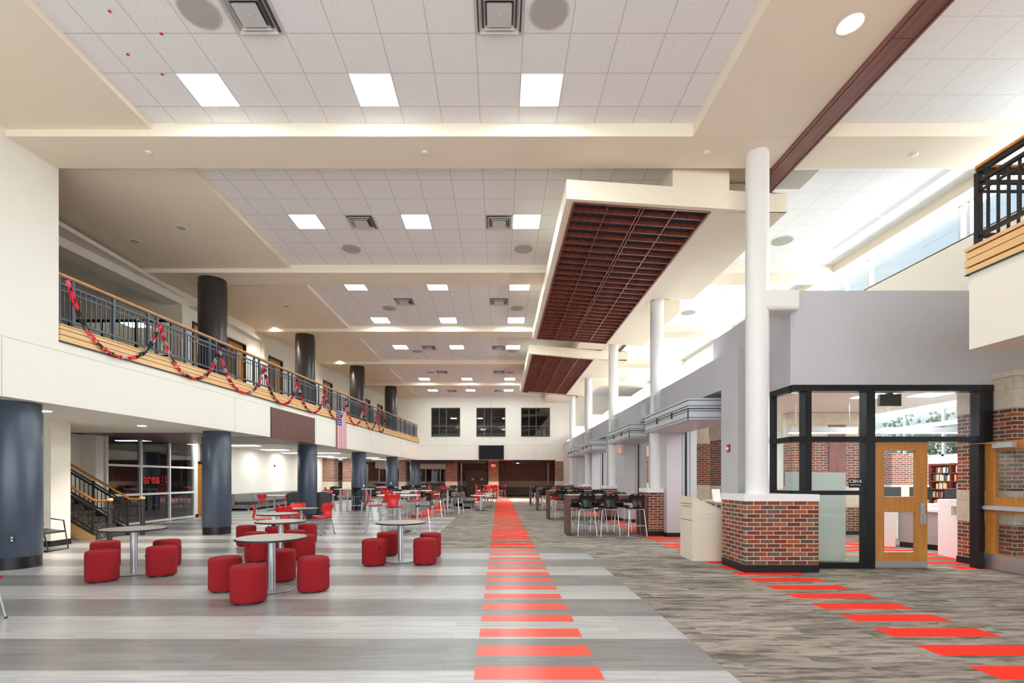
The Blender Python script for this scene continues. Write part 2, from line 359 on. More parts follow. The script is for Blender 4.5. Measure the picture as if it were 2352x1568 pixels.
# main ceiling
struct(box(-5.58, 3.12, YF, YB+.2, 7.24, 7.32), 'ceiling_tile_field', 'tileL')
struct(box(5.2, 8.94, YF, YB+.2, 7.24, 7.32), 'ceiling_tile_field', 'tileR')
g = G(); g.prism([(-9.6, YF), (-5.58, YF), (-5.58, YB+.2), (-8.2, YB+.2), (-12.2, 14.5), (-12.2, 8.4), (-9.6, 8.4)], 7.14, 7.34)
struct(g, 'ceiling_soffit_left', 'tan')
BE = [(2.62, 3.42), (7.77, 8.57), (12.9, 13.7), (18.05, 18.85), (23.13, 23.94), (28.4, 29.1)]
g = G()
for a, b in BE: g.box(-10.4 if a > 8 else -8.9, 3.12 if a < 8 else 4.82, a, b, 7.03, 7.30); g.box(5.2, 8.94, a, b, 7.03, 7.30)
g.box(3.12, 4.82, 7.775, 8.57, 7.03, 7.3); g.box(-16.2, 9.7, YF, YB+.3, 7.36, 7.42)
struct(g, 'ceiling_beams', 'tan')
g = G(); g.box(3.12, 4.82, YF, 7.77, 7.03, 7.33); g.prism([(3.11, 8.655), (4.18, 8.771), (4.18, YB), (3.11, YB)], 6.76, 7.33); g.box(4.18, 4.82, 9.5, YB, 6.75, 7.33)
g.box(8.94, 9.42, YF, YB, 7.03, 7.33); g.box(4.82, 5.2, YF, YB, 7.1, 7.3)
struct(g, 'ceiling_soffit_right', 'tan')
g = G(); g.box(4.88, 5.15, YF, YB, 6.99, 7.1); g.box(4.82, 4.862, YF, YB, 6.985, 7.1); g.box(5.165, 5.20, YF, YB, 6.985, 7.1)
for y in range(0, 33, 3): g.box(4.881, 5.149, y, y+.004, 6.988, 6.992, m=1)
struct(g, 'trim_1', ['mahogl', 'black'])
tc1 = [(1.18, 8.445), (5.28, 8.89), (5.28, 13.17), (4.17, 13.17), (4.17, 14.12), (5.28, 14.12), (5.3, 17.8), (1.18, 16.9)]
tc2 = [(1.18, 18.85), (5.28, 20.0), (5.28, 23.4), (4.17, 23.4), (4.17, 24.4), (5.28, 24.4), (5.28, 28.6), (1.18, 27.15)]
for tcp, gr in ((tc1, ((1.33, 8.56), (3.87, 8.865), (3.87, 17.49), (1.33, 16.86))), (tc2, ((1.31, 19.0), (3.87, 19.83), (3.87, 28.3), (1.33, 27.2)))):
    # cloud built as rim + lid so the grille sits in a real recess
    g = G(); a, b, c, d = gr
    g.prism([tcp[0], tcp[1], (tcp[1][0], b[1]+.0), b, a], 6.42, 6.76)
    g.prism([tcp[0], a, d, tcp[7]], 6.42, 6.76)
    g.prism([tcp[7], d, c, tcp[6]], 6.42, 6.76)
    g.prism([b, (tcp[1][0], b[1]), tcp[2], tcp[3], (3.87, tcp[3][1])], 6.42, 6.76)
    g.prism([(3.87, tcp[3][1]), tcp[3], tcp[4], (3.87, tcp[4][1])], 6.42, 6.76)
    g.prism([(3.87, tcp[4][1]), tcp[4], tcp[5], tcp[6], c], 6.42, 6.76)
    g.prism([(a[0]-.05, a[1]-.02), (b[0]+.05, b[1]), (c[0]+.05, c[1]), (d[0]-.05, d[1])], 6.62, 6.75)
    struct(g, 'ceiling_cloud', 'tan')
    near = 'larger, nearer' if tcp is tc1 else 'smaller, farther'
    t = T('ceiling_grille', f'{near} mahogany grid panel recessed in the hanging cream ceiling box', 'ceiling grille', (0, 0, 6.42), group=None)
    bk = G().prism([a, b, c, d], .10, .12); bk.obj('backing', 'back', t)
    fr = G()
    for p_, q_ in ((a, b), (b, c), (c, d), (d, a)): fr.bar((*p_, .045), (*q_, .045), .045, .11)
    fr.obj('frame', 'mahog', t)
    ln = G()
    for k, w in ((.25, .02), (.488, .02), (.512, .02), (.75, .02)):
        ln.bar((a[0]+(b[0]-a[0])*k, a[1]+(b[1]-a[1])*k, .05), (d[0]+(c[0]-d[0])*k, d[1]+(c[1]-d[1])*k, .05), w, .085)
    ln.obj('long_slats', 'mahog', t)
    cs = G(); N = 28 if tcp is tc1 else 27
    for i in range(1, N):
        k = i/N; cs.bar((a[0], a[1]+(d[1]-a[1])*k, .05), (b[0], b[1]+(c[1]-b[1])*k, .05), .022, .085)
    cs.obj('cross_slats', 'mahog', t)

# ---- left side: balcony face, slabs, walls ----
def along(y0, y1, o0, o1): return [(fx(y0, o0), y0), (fx(y1, o0), y1), (fx(y1, o1), y1), (fx(y0, o1), y0)]
g = G(); g.prism(along(YF, 15.24, 0, .3), 2.85, 3.974); g.prism(along(15.24, 18.2, .02, .3), 2.85, 3.974); g.prism(along(18.2, YB+.3, 0, .3), 2.85, 3.974)
g.prism(along(8.61, YB+.3, .06, 2.4), 3.974, 4.29); g.prism(along(YF, 8.61, 0, .3), 3.974, 7.14)
for yj in (7.7, 13.5, 15.2, 18.3, 24, 29): g.prism(along(yj, yj+.012, -.002, .1), 2.86, 3.8, m=1)
g.prism(along(YF, YB, -.002, .1), 3.806, 3.816, m=1)
struct(g, 'wall_balcony_face', ['cream', 'seam'])
g = G(); g.prism(along(8.62, YB, -.03, .3), 4.0, 4.10); g.prism(along(8.62, YB, -.018, .3), 4.10, 4.113, m=1); g.prism(along(8.62, YB, -.03, .3), 4.113, 4.20)
g.prism(along(8.62, YB, -.018, .3), 4.20, 4.213, m=1); g.prism(along(8.62, YB, -.03, .3), 4.213, 4.27); g.prism(along(8.62, YB, -.018, .3), 4.27, 4.28, m=1); g.prism(along(8.62, YB, -.035, .3), 4.28, 4.30); g.prism(along(8.62, YB, -.03, .3), 3.974, 3.988, m=2); g.prism(along(8.62, YB, -.018, .3), 3.985, 4.0, m=1)
struct(g, 'trim_2', ['maple', 'brown', 'black'])
g = G(); g.prism(along(15.28, 18.16, -.02, .02), 2.84, 3.80)
struct(g, 'trim_3', 'slat')
# low soffit, wood soffit and low ceilings
g = G(); g.prism([(fx(YF, .3), YF), (fx(15.2, .3), 15.2), (-8.6, 15.2), (-8.6, 13.85), (-14, 13.85), (-14, YF)], 2.85, 3.9)
g.prism(along(18.15, YB, .3, 1.5), 2.85, 3.9)
struct(g, 'ceiling_soffit_low', 'cream')
g = G(); g.prism([(fx(15.2, .02), 15.2), (fx(18.15, .02), 18.15), (-12.05, 18.15), (-12.05, 13.85), (-8.6, 13.85), (-8.6, 15.2)], 2.84, 3.0)
struct(g, 'ceiling_wood_soffit', 'slat')
g = G(); g.prism([(fx(18.15, 1.5), 18.15), (fx(YB, 1.5), YB), (fx(YB, 1.5), 46), (-20, 46), (-20, 18.15)], 3.06, 3.2)
struct(g, 'ceiling_low', 'tileW')
# upper corridor wall with doors
ux = lambda y, off=0: -10.84+.0954*y-off
def ualong(y0, y1, o0=0, o1=.2): return [(ux(y0, o0), y0), (ux(y1, o0), y1), (ux(y1, o1), y1), (ux(y0, o1), y0)]
g = G(); DO = [(14.85, 15.8), (16.47, 17.5), (18.95, 19.95), (23.6, 24.6), (28.8, 29.9), (31.2, 32.2)]
yy = 14.45
for a, b in DO: g.prism(ualong(yy, a), 4.29, 7.14); g.prism(ualong(a, b), 6.37, 7.14); yy = b
g.prism(ualong(yy, 34), 4.29, 7.14); g.prism(ualong(8.4, 14.45, 0, .5), 6.74, 7.14)
struct(g, 'wall_upper_left', 'cream')
g = G(); g.box(-16, ux(14.45)+.001, 14.44, 14.65, 6.30, 7.2); g.box(-16, -12.9, 14.44, 14.65, 4.29, 6.3); g.box(-9.78, ux(14.45)+.001, 14.44, 14.65, 4.29, 6.3); g.box(-16.1, -16, YF, 46, 0, 7.4)
g.box(-16, -9.5, 8.3, 8.5, 4.29, 7.2)
struct(g, 'wall_upper_recess', 'tan')
struct(box(-16, -9.4, 8.4, 14.5, 6.95, 7.05), 'ceiling_upper_recess', 'tileW')
struct(G().prism([(-16, 8.4), (fx(8.4, .1), 8.4), (fx(34, .1), 34), (-14, 34), (-16, 20)], 4.26, 4.295), 'floor_upper', 'carpet')
struct(box(-16, -9, 18.4, 18.6, 4.29, 7.1), 'wall_room_beyond', 'tan')
struct(box(-16, -9, 14.66, 18.4, 6.75, 6.85), 'ceiling_room_beyond', 'tileW')
for i, (a, b) in enumerate(DO):
    d = struct(G().prism(ualong(a+.05, b-.05, .06, .11), 4.31, 6.32), f'door_{10+i}', 'oak')
    f = G()
    for p_, q_ in ((a, a+.05), (b-.05, b)): f.prism(ualong(p_, q_, -.03, .16), 4.295, 6.37)
    f.prism(ualong(a, b, -.03, .16), 6.32, 6.38); f.obj('door_frame', 'black', d)
    G().prism(ualong(a+.25, a+.45, .05, .12), 5.2, 6.1).obj('door_glass', 'glassd', d)
for k, x in enumerate((-12.3, -10.6)):
    t = T('ceiling_light', f'light panel in the room behind the upper dark-framed glazing, {"left" if k == 0 else "right"} of two', 'ceiling light', (x, 16.3, 6.75)); box(-.3, .3, -.3, .3, -.02, 0).obj('diffuser', 'lightl', t)
# storefront at end of upper recess
t = struct(box(-12.9, -9.78, 14.47, 14.5, 6.22, 6.30), 'window_20', 'black')
g = G()
for x in (-12.9, -11.9, -10.9, -9.84): g.box(x, x+.06, 14.46, 14.54, 4.3, 6.24)
g.box(-12.9, -9.78, 14.46, 14.54, 4.3, 4.36); g.box(-12.9, -9.78, 14.46, 14.54, 5.2, 5.24); g.obj('window_frame', 'black', t)
box(-12.88, -9.8, 14.5, 14.508, 4.34, 6.24).obj('window_pane', 'glass', t)

# back wall
g = G(); WN = [(-4.64, -2.66), (-1.55, .45), (1.52, 3.5)]
g.box(-9.5, 9.4, YB, YB+.25, 6.42, 7.3)
g.box(fx(YB), 3.9, YB, YB+.25, 2.85, 4.44)
g.box(fx(YB)-2.1, fx(YB), YB, YB+.25, 4.3, 6.42)
xs = [fx(YB)]+[v for w in WN for v in w]+[3.9]
for i in range(0, len(xs), 2): g.box(xs[i], xs[i+1], YB, YB+.25, 4.44, 6.42)
g.box(3.9, 9.4, YB, YB+.25, 2.75, 6.42); g.box(4.86, 9.4, YB, YB+.25, 0, 2.75)
for x in (-3.62, -.54, 2.54): g.box(x-.008, x+.008, YB-.003, YB, 2.85, 4.44, m=1); g.box(x-.008, x+.008, YB-.003, YB, 6.42, 7.03, m=1)
g.box(fx(YB), 3.9, YB-.003, YB, 3.83, 3.845, m=1)
struct(g, 'wall_back', ['cream', 'seam'])
g = G(); g.box(3.9, 4.86, YB, YB+.4, 1.40, 2.75); g.box(3.9, 4.86, YB, YB+.4, .13, .8); g.box(3.89, 4.87, YB-.01, YB+.41, .8, 1.4, m=1); g.box(3.89, 4.87, YB-.01, YB+.41, 0, .13, m=2)
struct(g, 'pillar_brick', ['brick', 'stone', 'base'])
for i, (a, b) in enumerate(WN):
    f = G(); z0, z1 = 4.44, 6.42
    f.box(a, b, YB-.03, YB+.08, z1-.05, z1); f.box(a, b, YB-.03, YB+.08, z0, z0+.05); zm = z0+(z1-z0)*.36
    for x in (a, a+(b-a)*.26, a+(b-a)*.51, b-.05): f.box(x, x+.05, YB-.03, YB+.08, z0, z1)
    f.box(a, b, YB-.03, YB+.08, zm-.03, zm+.03)
    w = struct(f, f'window_{1+i}', 'rail')
    box(a+.02, b-.02, YB+.03, YB+.04, z0+.02, z1-.02).obj('window_pane', 'glassd', w)
# room behind the upper windows
g = G(); g.box(-7, 6, 39, 39.1, 4.3, 7.3); g.box(-7, 6, YB+.25, 39, 4.2, 4.3); g.box(-7, 6, YB+.25, 39, 7.0, 7.1); g.box(-7.1, -7, YB, 39, 4.2, 7.1); g.box(6, 6.1, YB, 39, 4.2, 7.1)
struct(g, 'wall_upper_room', 'darkroom')
for i, x in enumerate((-3.25, -1.55, .45, 1.5)):
    d = struct(box(x, x+.85, 37.0, 37.06, 4.3, 6.0), f'door_{20+i}', 'oak'); box(x+.1, x+.14, 36.96, 37.0, 5.0, 5.2).obj('door_handle', 'steel', d)
# far recess beyond the opening
FY = 44.0
g = G(); g.box(-16, 9, FY, FY+.2, 1.36, 3.06); g.box(-16, 9, FY, FY+.2, .80, 1.36, m=1); g.box(-16, 9, FY, FY+.2, .12, .80, m=2); g.box(-16, 9, FY-.01, FY, 0, .12, m=3)
g.box(4.9, 5.0, YB, FY, 1.36, 3.06); g.box(4.9, 5.0, YB, FY, .80, 1.36, m=1); g.box(4.9, 5.0, YB, FY, 0, .8, m=2)
struct(g, 'wall_far', ['brick', 'stone', 'brickd', 'base'])
struct(box(-7, 6, YB+.25, FY, 2.98, 3.1), 'ceiling_far', 'mahog')
def pier(x0, x1, y0, y1, name='pillar_brick', top=3.06, low='brickd', cap=False):
    g = G(); zt = 2.70 if cap else top
    g.box(x0, x1, y0, y1, 1.33, zt); g.box(x0-.01, x1+.01, y0-.01, y1+.01, .77, 1.33, m=1); g.box(x0, x1, y0, y1, .12, .77, m=2); g.box(x0-.012, x1+.012, y0-.012, y1+.012, 0, .12, m=3)
    if cap: g.box(x0-.008, x1+.008, y0-.008, y1+.008, 2.70, 3.22, m=1); g.box(x0-.03, x1+.03, y0-.03, y1+.03, 3.22, top, m=1)
    return struct(g, name, ['brick', 'stone', low, 'base'])
pier(-13.1, -12.15, 35.6, 36.6); pier(-11.65, -10.8, 36, 36.8); pier(-7.45, -6.95, 36, 36.6); pier(-4.2, -3.3, 38, 38.8); pier(-.85, -.03, 39, 39.8)
for a, b, c in ((-6.6, -3.5, 37.2), (-2.9, -1.0, 36), (1.0, 2.9, 36.2)):
    struct(box(a, b, c, c+.6, 2.72, 3.0), 'beam', 'dark')
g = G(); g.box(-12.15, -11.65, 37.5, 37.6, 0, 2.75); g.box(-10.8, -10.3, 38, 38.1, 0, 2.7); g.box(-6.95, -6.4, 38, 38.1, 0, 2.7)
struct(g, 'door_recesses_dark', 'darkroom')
# serving windows in the far left wall
for i, (a, b) in enumerate(((-10.4, -8.9), (-7.0, -4.4))):
    f = G(); y = 41.8
    f.box(a, b, y, y+.1, 2.38, 2.46); f.box(a, b, y, y+.1, 1.2, 1.28)
    n = 2 if i == 0 else 4
    for k in range(n+1): x = a+(b-a-.08)*k/n; f.box(x, x+.08, y, y+.1, 1.2, 2.46)
    w = struct(f, f'window_{5+i}', 'vent'); box(a+.02, b-.02, y+.04, y+.05, 1.22, 2.4).obj('window_pane', 'glassd', w)
    g = G(); g.box(a-.3, b+.3, y-.3, y, 1.02, 1.12, m=1); g.box(a-.2, b+.2, y-.05, y+.1, 0, 1.02, m=0); g.box(a-.3, b+.3, y, y+.12, 2.46, 3.06, m=2)
    struct(g, 'wall_serving_counter', ['brickd', 'black', 'tan'])
# double doors in the far wall
d = struct(box(-2.75, -1.14, 42.6, 42.66, 0, 2.16), 'door_5', 'bdoor')
box(-1.95, -1.935, 42.59, 42.6, 0, 2.16).obj('door_gap', 'black', d); box(-2.02, -1.98, 42.55, 42.6, .95, 1.15).obj('door_handle', 'steel', d)
g = G(); g.box(-2.85, -2.75, 42.55, 42.7, 0, 2.26); g.box(-1.14, -1.04, 42.55, 42.7, 0, 2.26); g.box(-2.85, -1.04, 42.55, 42.7, 2.16, 2.26); g.obj('door_frame', 'black', d)
for k, x in enumerate((-2.3, -1.5)):
    tag(box(x-.12, x+.12, 42.57, 42.59, 1.42, 1.62).obj('paper_notice', 'poster'), f'white paper notice taped to the {"left" if k == 0 else "right"} brown far double door', 'notice')
g = G(); g.box(4.35, 4.5, 43.4, 43.5, 0, 2.98); g.box(-3.32, -3.2, 42, 42.1, 0, 2.98); struct(g, 'trim_4', 'cream')

# left lower walls: storefront, pier by stair, cream wall
g = G(); g.box(-12.5, -12.05, 14.45, 14.73, 0, 2.86); g.box(-12.6, -12.5, 9, 14.5, 0, 2.86); g.box(-11.6, -10.1, 10.9, 11.4, 0, 2.86)
g.box(-12.3, -12.05, 19.1, 19.35, 0, 3.06)
g.box(-12.3, -12.05, 14.73, 19.1, 2.95, 3.06)
g.box(-13.2, -13.0, 20.2, 22.1, 0, 3.06); g.box(-13.2, -13.0, 22.1, 23.3, 0, .98); g.box(-13.2, -13.0, 22.1, 23.3, 2.16, 3.06); g.box(-13.2, -13, 23.3, 35.6, 0, 3.06); g.box(-12.4, -12.3, 19.35, 20.3, 0, 3.06)
struct(g, 'wall_left', 'cream')
g = G(); g.box(-11.61, -10.09, 10.89, 11.41, 0, .13); g.box(-13, -12.985, 20.2, 35.6, 0, .13); g.box(-12.05, -12.03, 19.1, 19.36, 0, .13)
struct(g, 'baseboard_left', 'base')
d = struct(box(-12.28, -12.22, 19.36, 20.2, 0, 2.15), 'door_6', 'oak'); box(-12.3, -12.2, 19.36, 20.2, 2.15, 2.25).obj('door_frame', 'black', d); box(-12.22, -12.17, 19.5, 19.55, .95, 1.1).obj('door_handle', 'steel', d)
f = G(); f.box(-13.02, -12.9, 22.1, 22.16, .98, 2.16); f.box(-13.02, -12.9, 23.24, 23.3, .98, 2.16); f.box(-13.02, -12.88, 22.1, 23.3, .95, 1.0)
w = struct(f, 'window_7', 'tan'); sh = G()
for k in range(24): sh.box(-13.05, -13.03, 22.16, 23.24, 1.0+k*.048, 1.04+k*.048)
sh.obj('roll_shutter', 'black', w)
# glazed storefront
f = G(); Y0, Y1 = 14.78, 19.1
for k in range(4): y = Y0+(Y1-Y0-.07)*k/3; f.box(-12.1, -11.99, y, y+.07, 0, 2.95)
for z in (.03, .98, 1.93, 2.87): f.box(-12.094, -11.996, Y0+.003, Y1-.003, z, z+.07)
w = struct(f, 'window_8', 'white')
box(-12.06, -12.05, Y0, Y1, .05, 2.9).obj('window_pane', 'glassd', w)
text('area', 'lettering', (-11.985, 16.68, 1.52), (PI/2, 0, PI/2), .46, 'redtxt', w, .004, .009)
text('15', 'lettering', (-11.985, 17.32, 1.52), (PI/2, 0, PI/2), .36, 'fire', w, .004, .0)
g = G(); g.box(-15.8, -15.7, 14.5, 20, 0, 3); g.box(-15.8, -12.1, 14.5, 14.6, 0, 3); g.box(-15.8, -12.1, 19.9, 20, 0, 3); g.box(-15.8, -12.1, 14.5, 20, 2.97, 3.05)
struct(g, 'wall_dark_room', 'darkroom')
for k, y in enumerate((15.9, 18.0)):  # added glow panels stand in for lights reflected in the storefront glass
    t = T('strip_light', f'added glowing panel imitating a reflected light in the glazed room beside the stair, {"nearer" if k == 0 else "farther"} of two', 'ceiling light', (-13.6, y, 2.96)); box(-.6, .6, -.12, .12, -.02, 0).obj('diffuser', mat_emit('reflected_light_glow', (240, 244, 250), 3.5), t)

# ---- right side ----
g = G()
g.box(4.43, 4.98, 8.96, 9.64, 0, 3.975)   # near pier
for a, b in ((12.76, 14.3), (17.09, 19.96), (23.0, 24.6), (27.3, YB)): g.box(4.43, 4.82, a, b, 0, 3.30)
g.box(4.43, 4.82, 9.64, YB, 3.30, 3.975)
struct(g, 'wall_right', 'grey')
g = G(); g.box(4.415, 4.83, 12.745, 14.3, 0, .11); g.box(4.415, 4.83, 17.07, 19.97, 0, .11); g.box(4.415, 4.83, 22.98, 24.6, 0, .11); g.box(4.415, 4.83, 27.28, YB, 0, .11)
struct(g, 'baseboard_right', 'base')
# C201A volume above the glazing
g = G(); g.box(4.98, 12.5, 8.26, 8.42, 3.12, 4.745); g.box(4.98, 5.14, 8.42, 11.23, 3.12, 4.745); g.box(5.14, 9.2, 8.42, 11.23, 4.6, 4.7); g.box(4.98, 5.14, 9.05, 9.64, 0, 3.2)
struct(g, 'wall_media_box', 'grey')
# long cream beam at the wall head and white stubs to the columns
struct(box(5.06, 5.4, 11.23, YB, 4.37, 4.72), 'beam', 'offw')
CY = [8.2, 13.4, 18.5, 23.65, 28.8]
for y in CY:
    g = G(); r = .05; prof = [(y-.18, 4.34+r), (y-.18+r*.3, 4.34+r*.3), (y-.18+r, 4.34), (y+.18, 4.34), (y+.18, 4.66), (y-.18, 4.66)]
    g.hull([(4.38, a, b) for a, b in prof], [(4.98 if y < 9 else 5.07, a, b) for a, b in prof]); struct(g, 'beam', 'offw')
for i, y in enumerate(CY):
    zt = 7.03 if i == 0 else 6.75
    g = G(); g.lathe([(.182, 1.27), (.182, zt)], 4.38, y, 40); struct(g, 'column_white', 'offw')
# brick knee walls with stone caps
KN = [([(4.01, 7.88), (5.21, 7.88), (5.21, 8.3), (4.9, 8.3), (4.9, 8.69), (4.01, 8.69)])]
for y in CY[1:]: KN.append([(4.01, y-.4), (4.46, y-.4), (4.46, y+.4), (4.01, y+.4)])
for poly in KN:
    cx = sum(p[0] for p in poly)/len(poly); cy = sum(p[1] for p in poly)/len(poly)
    ex = lambda e: [(x+(e if x > cx else -e), y+(e if y > cy else -e)) for x, y in poly]
    g = G(); g.prism(poly, .13, 1.165); g.prism(ex(.012), 1.165, 1.275, m=1); g.prism(ex(.006), 0, .13, m=2)
    struct(g, 'wall_knee', ['brick', 'quartz', 'base'])
# clerestory wall
g = G(); g.box(9.3, 9.5, 2, YB, 3.4, 6.34); g.box(9.3, 9.5, YF, 2, 0, 7.2); g.box(9.42, 9.5, 2, YB, 7.1, 7.3); g.box(9.42, 9.6, 2, YB, 7.03, 7.1)
struct(g, 'wall_clerestory', 'cream')
f = G(); f.box(9.33, 9.43, 2, YB, 7.02, 7.08); f.box(9.3, 9.43, 2, YB, 6.32, 6.36)
for y in (7.1, 9.55, 9.75, 12.15, 13.02, 14.05, 16.5, 19, 21.5, 24, 26.5, 29, 31.5): f.box(9.31, 9.42, y, y+.06, 6.34, 7.06)
w = struct(f, 'window_9', 'alu'); box(9.37, 9.38, 2, YB, 6.34, 7.05).obj('window_pane', 'glass', w)
# right balcony, near top right
g = G(); g.box(5.66, 9.3, YF, 5.82, 3.08, 3.98); g.box(5.7, 9.3, YF, 5.80, 3.98, 4.29)
struct(g, 'wall_right_balcony', 'cream')
g = G()
for a, b, e in ((3.985, 4.055, 0), (4.07, 4.155, .01), (4.17, 4.245, .0), (4.26, 4.30, .01)):
    g.box(5.64-e, 9.3, YF, 5.84+e, a, b)
for a in (4.055, 4.155, 4.245): g.box(5.655, 9.3, YF, 5.825, a, a+.015, m=1)
g.box(5.63, 9.3, YF, 5.85, 3.975, 3.985, m=1)
struct(g, 'trim_5', ['maple', 'black'])

# C201A glazing and doors
GY = 8.26
f = G(); f.box(4.98, 8.39, GY-.06, GY+.12, 3.02, 3.125); f.box(4.96, 5.08, GY, 9.05, 3.02, 3.12)
f.box(5.20, 5.31, GY-.05, GY+.12, 1.27, 3.05); f.box(6.24, 6.39, GY-.05, GY+.12, 0, 3.05); f.box(8.16, 8.39, GY-.05, GY+.12, 2.15, 3.05); f.box(8.151, 8.25, GY-.047, GY+.115, 0, 2.2)
f.box(4.98, 8.2, GY-.043, GY+.11, 2.16, 2.25); f.box(4.98, 6.3, GY-.044, GY+.105, 1.255, 1.33); f.box(5.21, 6.3, GY-.046, GY+.1, .001, .11); f.box(5.21, 5.27, GY+.004, GY+.096, .002, 1.28)
f.box(4.964, 5.056, GY+.005, 9.045, 2.161, 2.249); f.box(4.966, 5.054, GY+.006, 9.044, 1.27, 1.328); f.box(4.961, 5.06, 8.80, 9.049, 1.272, 3.1)
w = struct(f, 'window_10', 'black')
g = G(); g.box(5.02, 6.26, GY+.02, GY+.03, 1.3, 3.05); g.box(6.3, 8.2, GY+.02, GY+.03, 2.2, 3.05); g.box(5.25, 6.26, GY+.02, GY+.03, .08, 1.3); g.box(5.015, 5.025, GY+.02, 8.85, 1.3, 3.05)
g.obj('window_pane', 'glass', w)
def door(name, loc, rz, wd, mirror=False, bar=False):
    h = 2.145; k = wd/.93
    d = bpy.data.objects.new(name, None); C.objects.link(d); d.location = loc; d.rotation_euler = (0, 0, rz); d['kind'] = 'structure'
    f = G(); st = .165*k; r_ = wd-.19*k
    f.box(0, st, 0, .045, 0, h); f.box(r_, wd, 0, .045, 0, h)
    for z0, z1 in ((0, .26), (.965, 1.205), (2.015, h)): f.box(st, r_, 0, .045, z0, z1)
    f.obj('door_panel', 'oak', d)
    f = G()
    for z0, z1 in ((.26, .965), (1.205, 2.015)):
        for a, b, c, e in ((st, st+.012, z0, z1), (r_-.012, r_, z0, z1), (st+.012, r_-.012, z0, z0+.012), (st+.012, r_-.012, z1-.012, z1)): f.box(a, b, -.006, .051, c, e)
    f.obj('glass_bead', 'oak', d)
    g = G(); g.box(st, r_, .02, .026, .26, .965); g.box(st, r_, .02, .026, 1.205, 2.015); g.obj('door_glass', 'glass', d)
    if not bar:
        box(.012, wd-.012, -.004, .0, .008, .115).obj('kick_plate', 'steel', d)
        g = G(); g.box(.80*k, .875*k, -.012, 0, .74, 1.11); g.box(.815*k, .87*k, -.05, -.012, .76, .92); g.obj('pull_plate', 'steel', d)
    else:
        box(.012, wd-.012, -.004, .0, .008, .255).obj('kick_plate', 'steel', d)
        g = G(); g.box(.02, wd-.02, -.05, -.002, 1.0, 1.07); g.box(.0+.03, .35, -.075, -.05, 1.005, 1.06); g.obj('push_bar', 'alu', d)
        g = G(); g.box(.18, .5, -.07, 0, 2.03, 2.115); g.obj('door_closer', 'alu', d)
        G().tube([(.3, -.05, 2.11), (-.25, -.22, 2.13)], .009).obj('closer_arm', 'steel', d)
    for z in (.25, 1.05, 1.9): G().tube([(-.005, -.012, z-.06), (-.005, -.012, z+.06)], .012).obj('hinge', 'steel', d)
    return d
door('door_1', (6.40, GY, .01), 0, .92)
door('door_2', (8.285, GY-.02, .01), -PI/2, .92, bar=True)
t = T('room_sign', 'small black room sign reading C201A on the glass left of the oak door', 'sign', (6.08, GY-.0, 1.46))
box(-.105, .105, -.012, .0, -.08, .08).obj('sign_plate', 'black', t)
text('C201A', 'sign_number', (0, -.014, .028), (PI/2, 0, 0), .075, 'wtxt', t, .001, .001); text('MEDIA CENTER', 'sign_caption', (0, -.014, -.035), (PI/2, 0, 0), .026, 'wtxt', t, .001)
# big brick pier at the right edge, inner continuation
pier(8.44, 10.2, 7.91, 8.9, 'pillar_brick', 3.32, 'brick', cap=True)
# media centre shell
g = G(); g.box(5.14, 10.5, 8.42, 30, 3.35, 3.45); g.box(10.5, 18.4, 8.42, 30, 4.5, 4.6); g.box(10.5, 10.6, 8.42, 30, 3.35, 4.5)
struct(g, 'ceiling_media', 'white')
g = G(); g.box(18.3, 18.5, 7.9, 30, 0, 2.47); g.box(18.3, 18.5, 7.9, 30, 4.42, 4.7); g.box(5, 18.5, 30, 30.2, 0, 4.5); g.box(10.2, 18.5, 7.9, 8.1, 0, 4.6)
struct(g, 'wall_media', 'white')
f = G(); f.box(18.3, 18.4, 8, 30, 2.47, 2.55); f.box(18.3, 18.4, 8, 30, 3.62, 3.7); f.box(17.7, 18.4, 8, 30, 3.70, 3.84)
for k in range(12): f.box(18.3, 18.4, 8.5+k*1.9, 8.6+k*1.9, 2.47, 4.42)
w = struct(f, 'window_11', 'alu'); box(18.34, 18.35, 8, 30, 2.47, 4.42).obj('window_pane', 'glass', w)
pier(8.0, 10.05, 13.2, 13.6, 'pillar_brick', 3.34, 'brick', cap=True)
pier(6.45, 7.05, 16.0, 16.6, 'pillar_brick', 2.85, 'brick', cap=True); pier(6.55, 7.4, 14.0, 15.0, 'pillar_brick', 2.85, 'brick', cap=True); pier(13.8, 15.1, 17.0, 17.6, 'pillar_brick', 2.42, 'brick'); pier(6.9, 7.6, 19.5, 20.2, 'pillar_brick', 2.9, 'brick', cap=True); pier(7.2, 8.0, 25, 26, 'pillar_brick', 2.9, 'brick', cap=True)
struct(box(8.98, 9.42, 13.14, 13.2, .1, 3.0), 'trim_6', 'mahog')
t = T('glass_screen', 'free-standing frosted glass screen behind the vestibule window', 'screen', (5.3, 8.95, 0))
G().box(0, 1.12, 0, .012, .0, 1.65).obj('glass_panel', 'frost', t); box(.0, .1, .012, .05, 0, .05).obj('floor_clamp', 'steel', t)
box(.4, .44, .012, .04, 0, 1.6).obj('stanchion', 'steel', t)

# ---- lower and upper round columns ----
for k in range(6):
    y = 8.4+5.165*k; x = fx(y, .545)
    g = G(); g.lathe([(.345, 0), (.345, .2), (.36, .22), (.36, 2.68), (.345, 2.70), (.345, 2.86)], x, y, 48)
    g.lathe([(.352, 0), (.352, .20)], x, y, 48, m=1)
    struct(g, 'column_round_lower', ['colm', 'black'])
for k in range(5):
    y = 13.4+5.16*k; x = fx(y, .55)
    g = G(); g.lathe([(.36, 4.29), (.36, 6.88), (.345, 6.9), (.345, 7.14)], x, y, 48)
    struct(g, 'column_round_upper', 'colu')

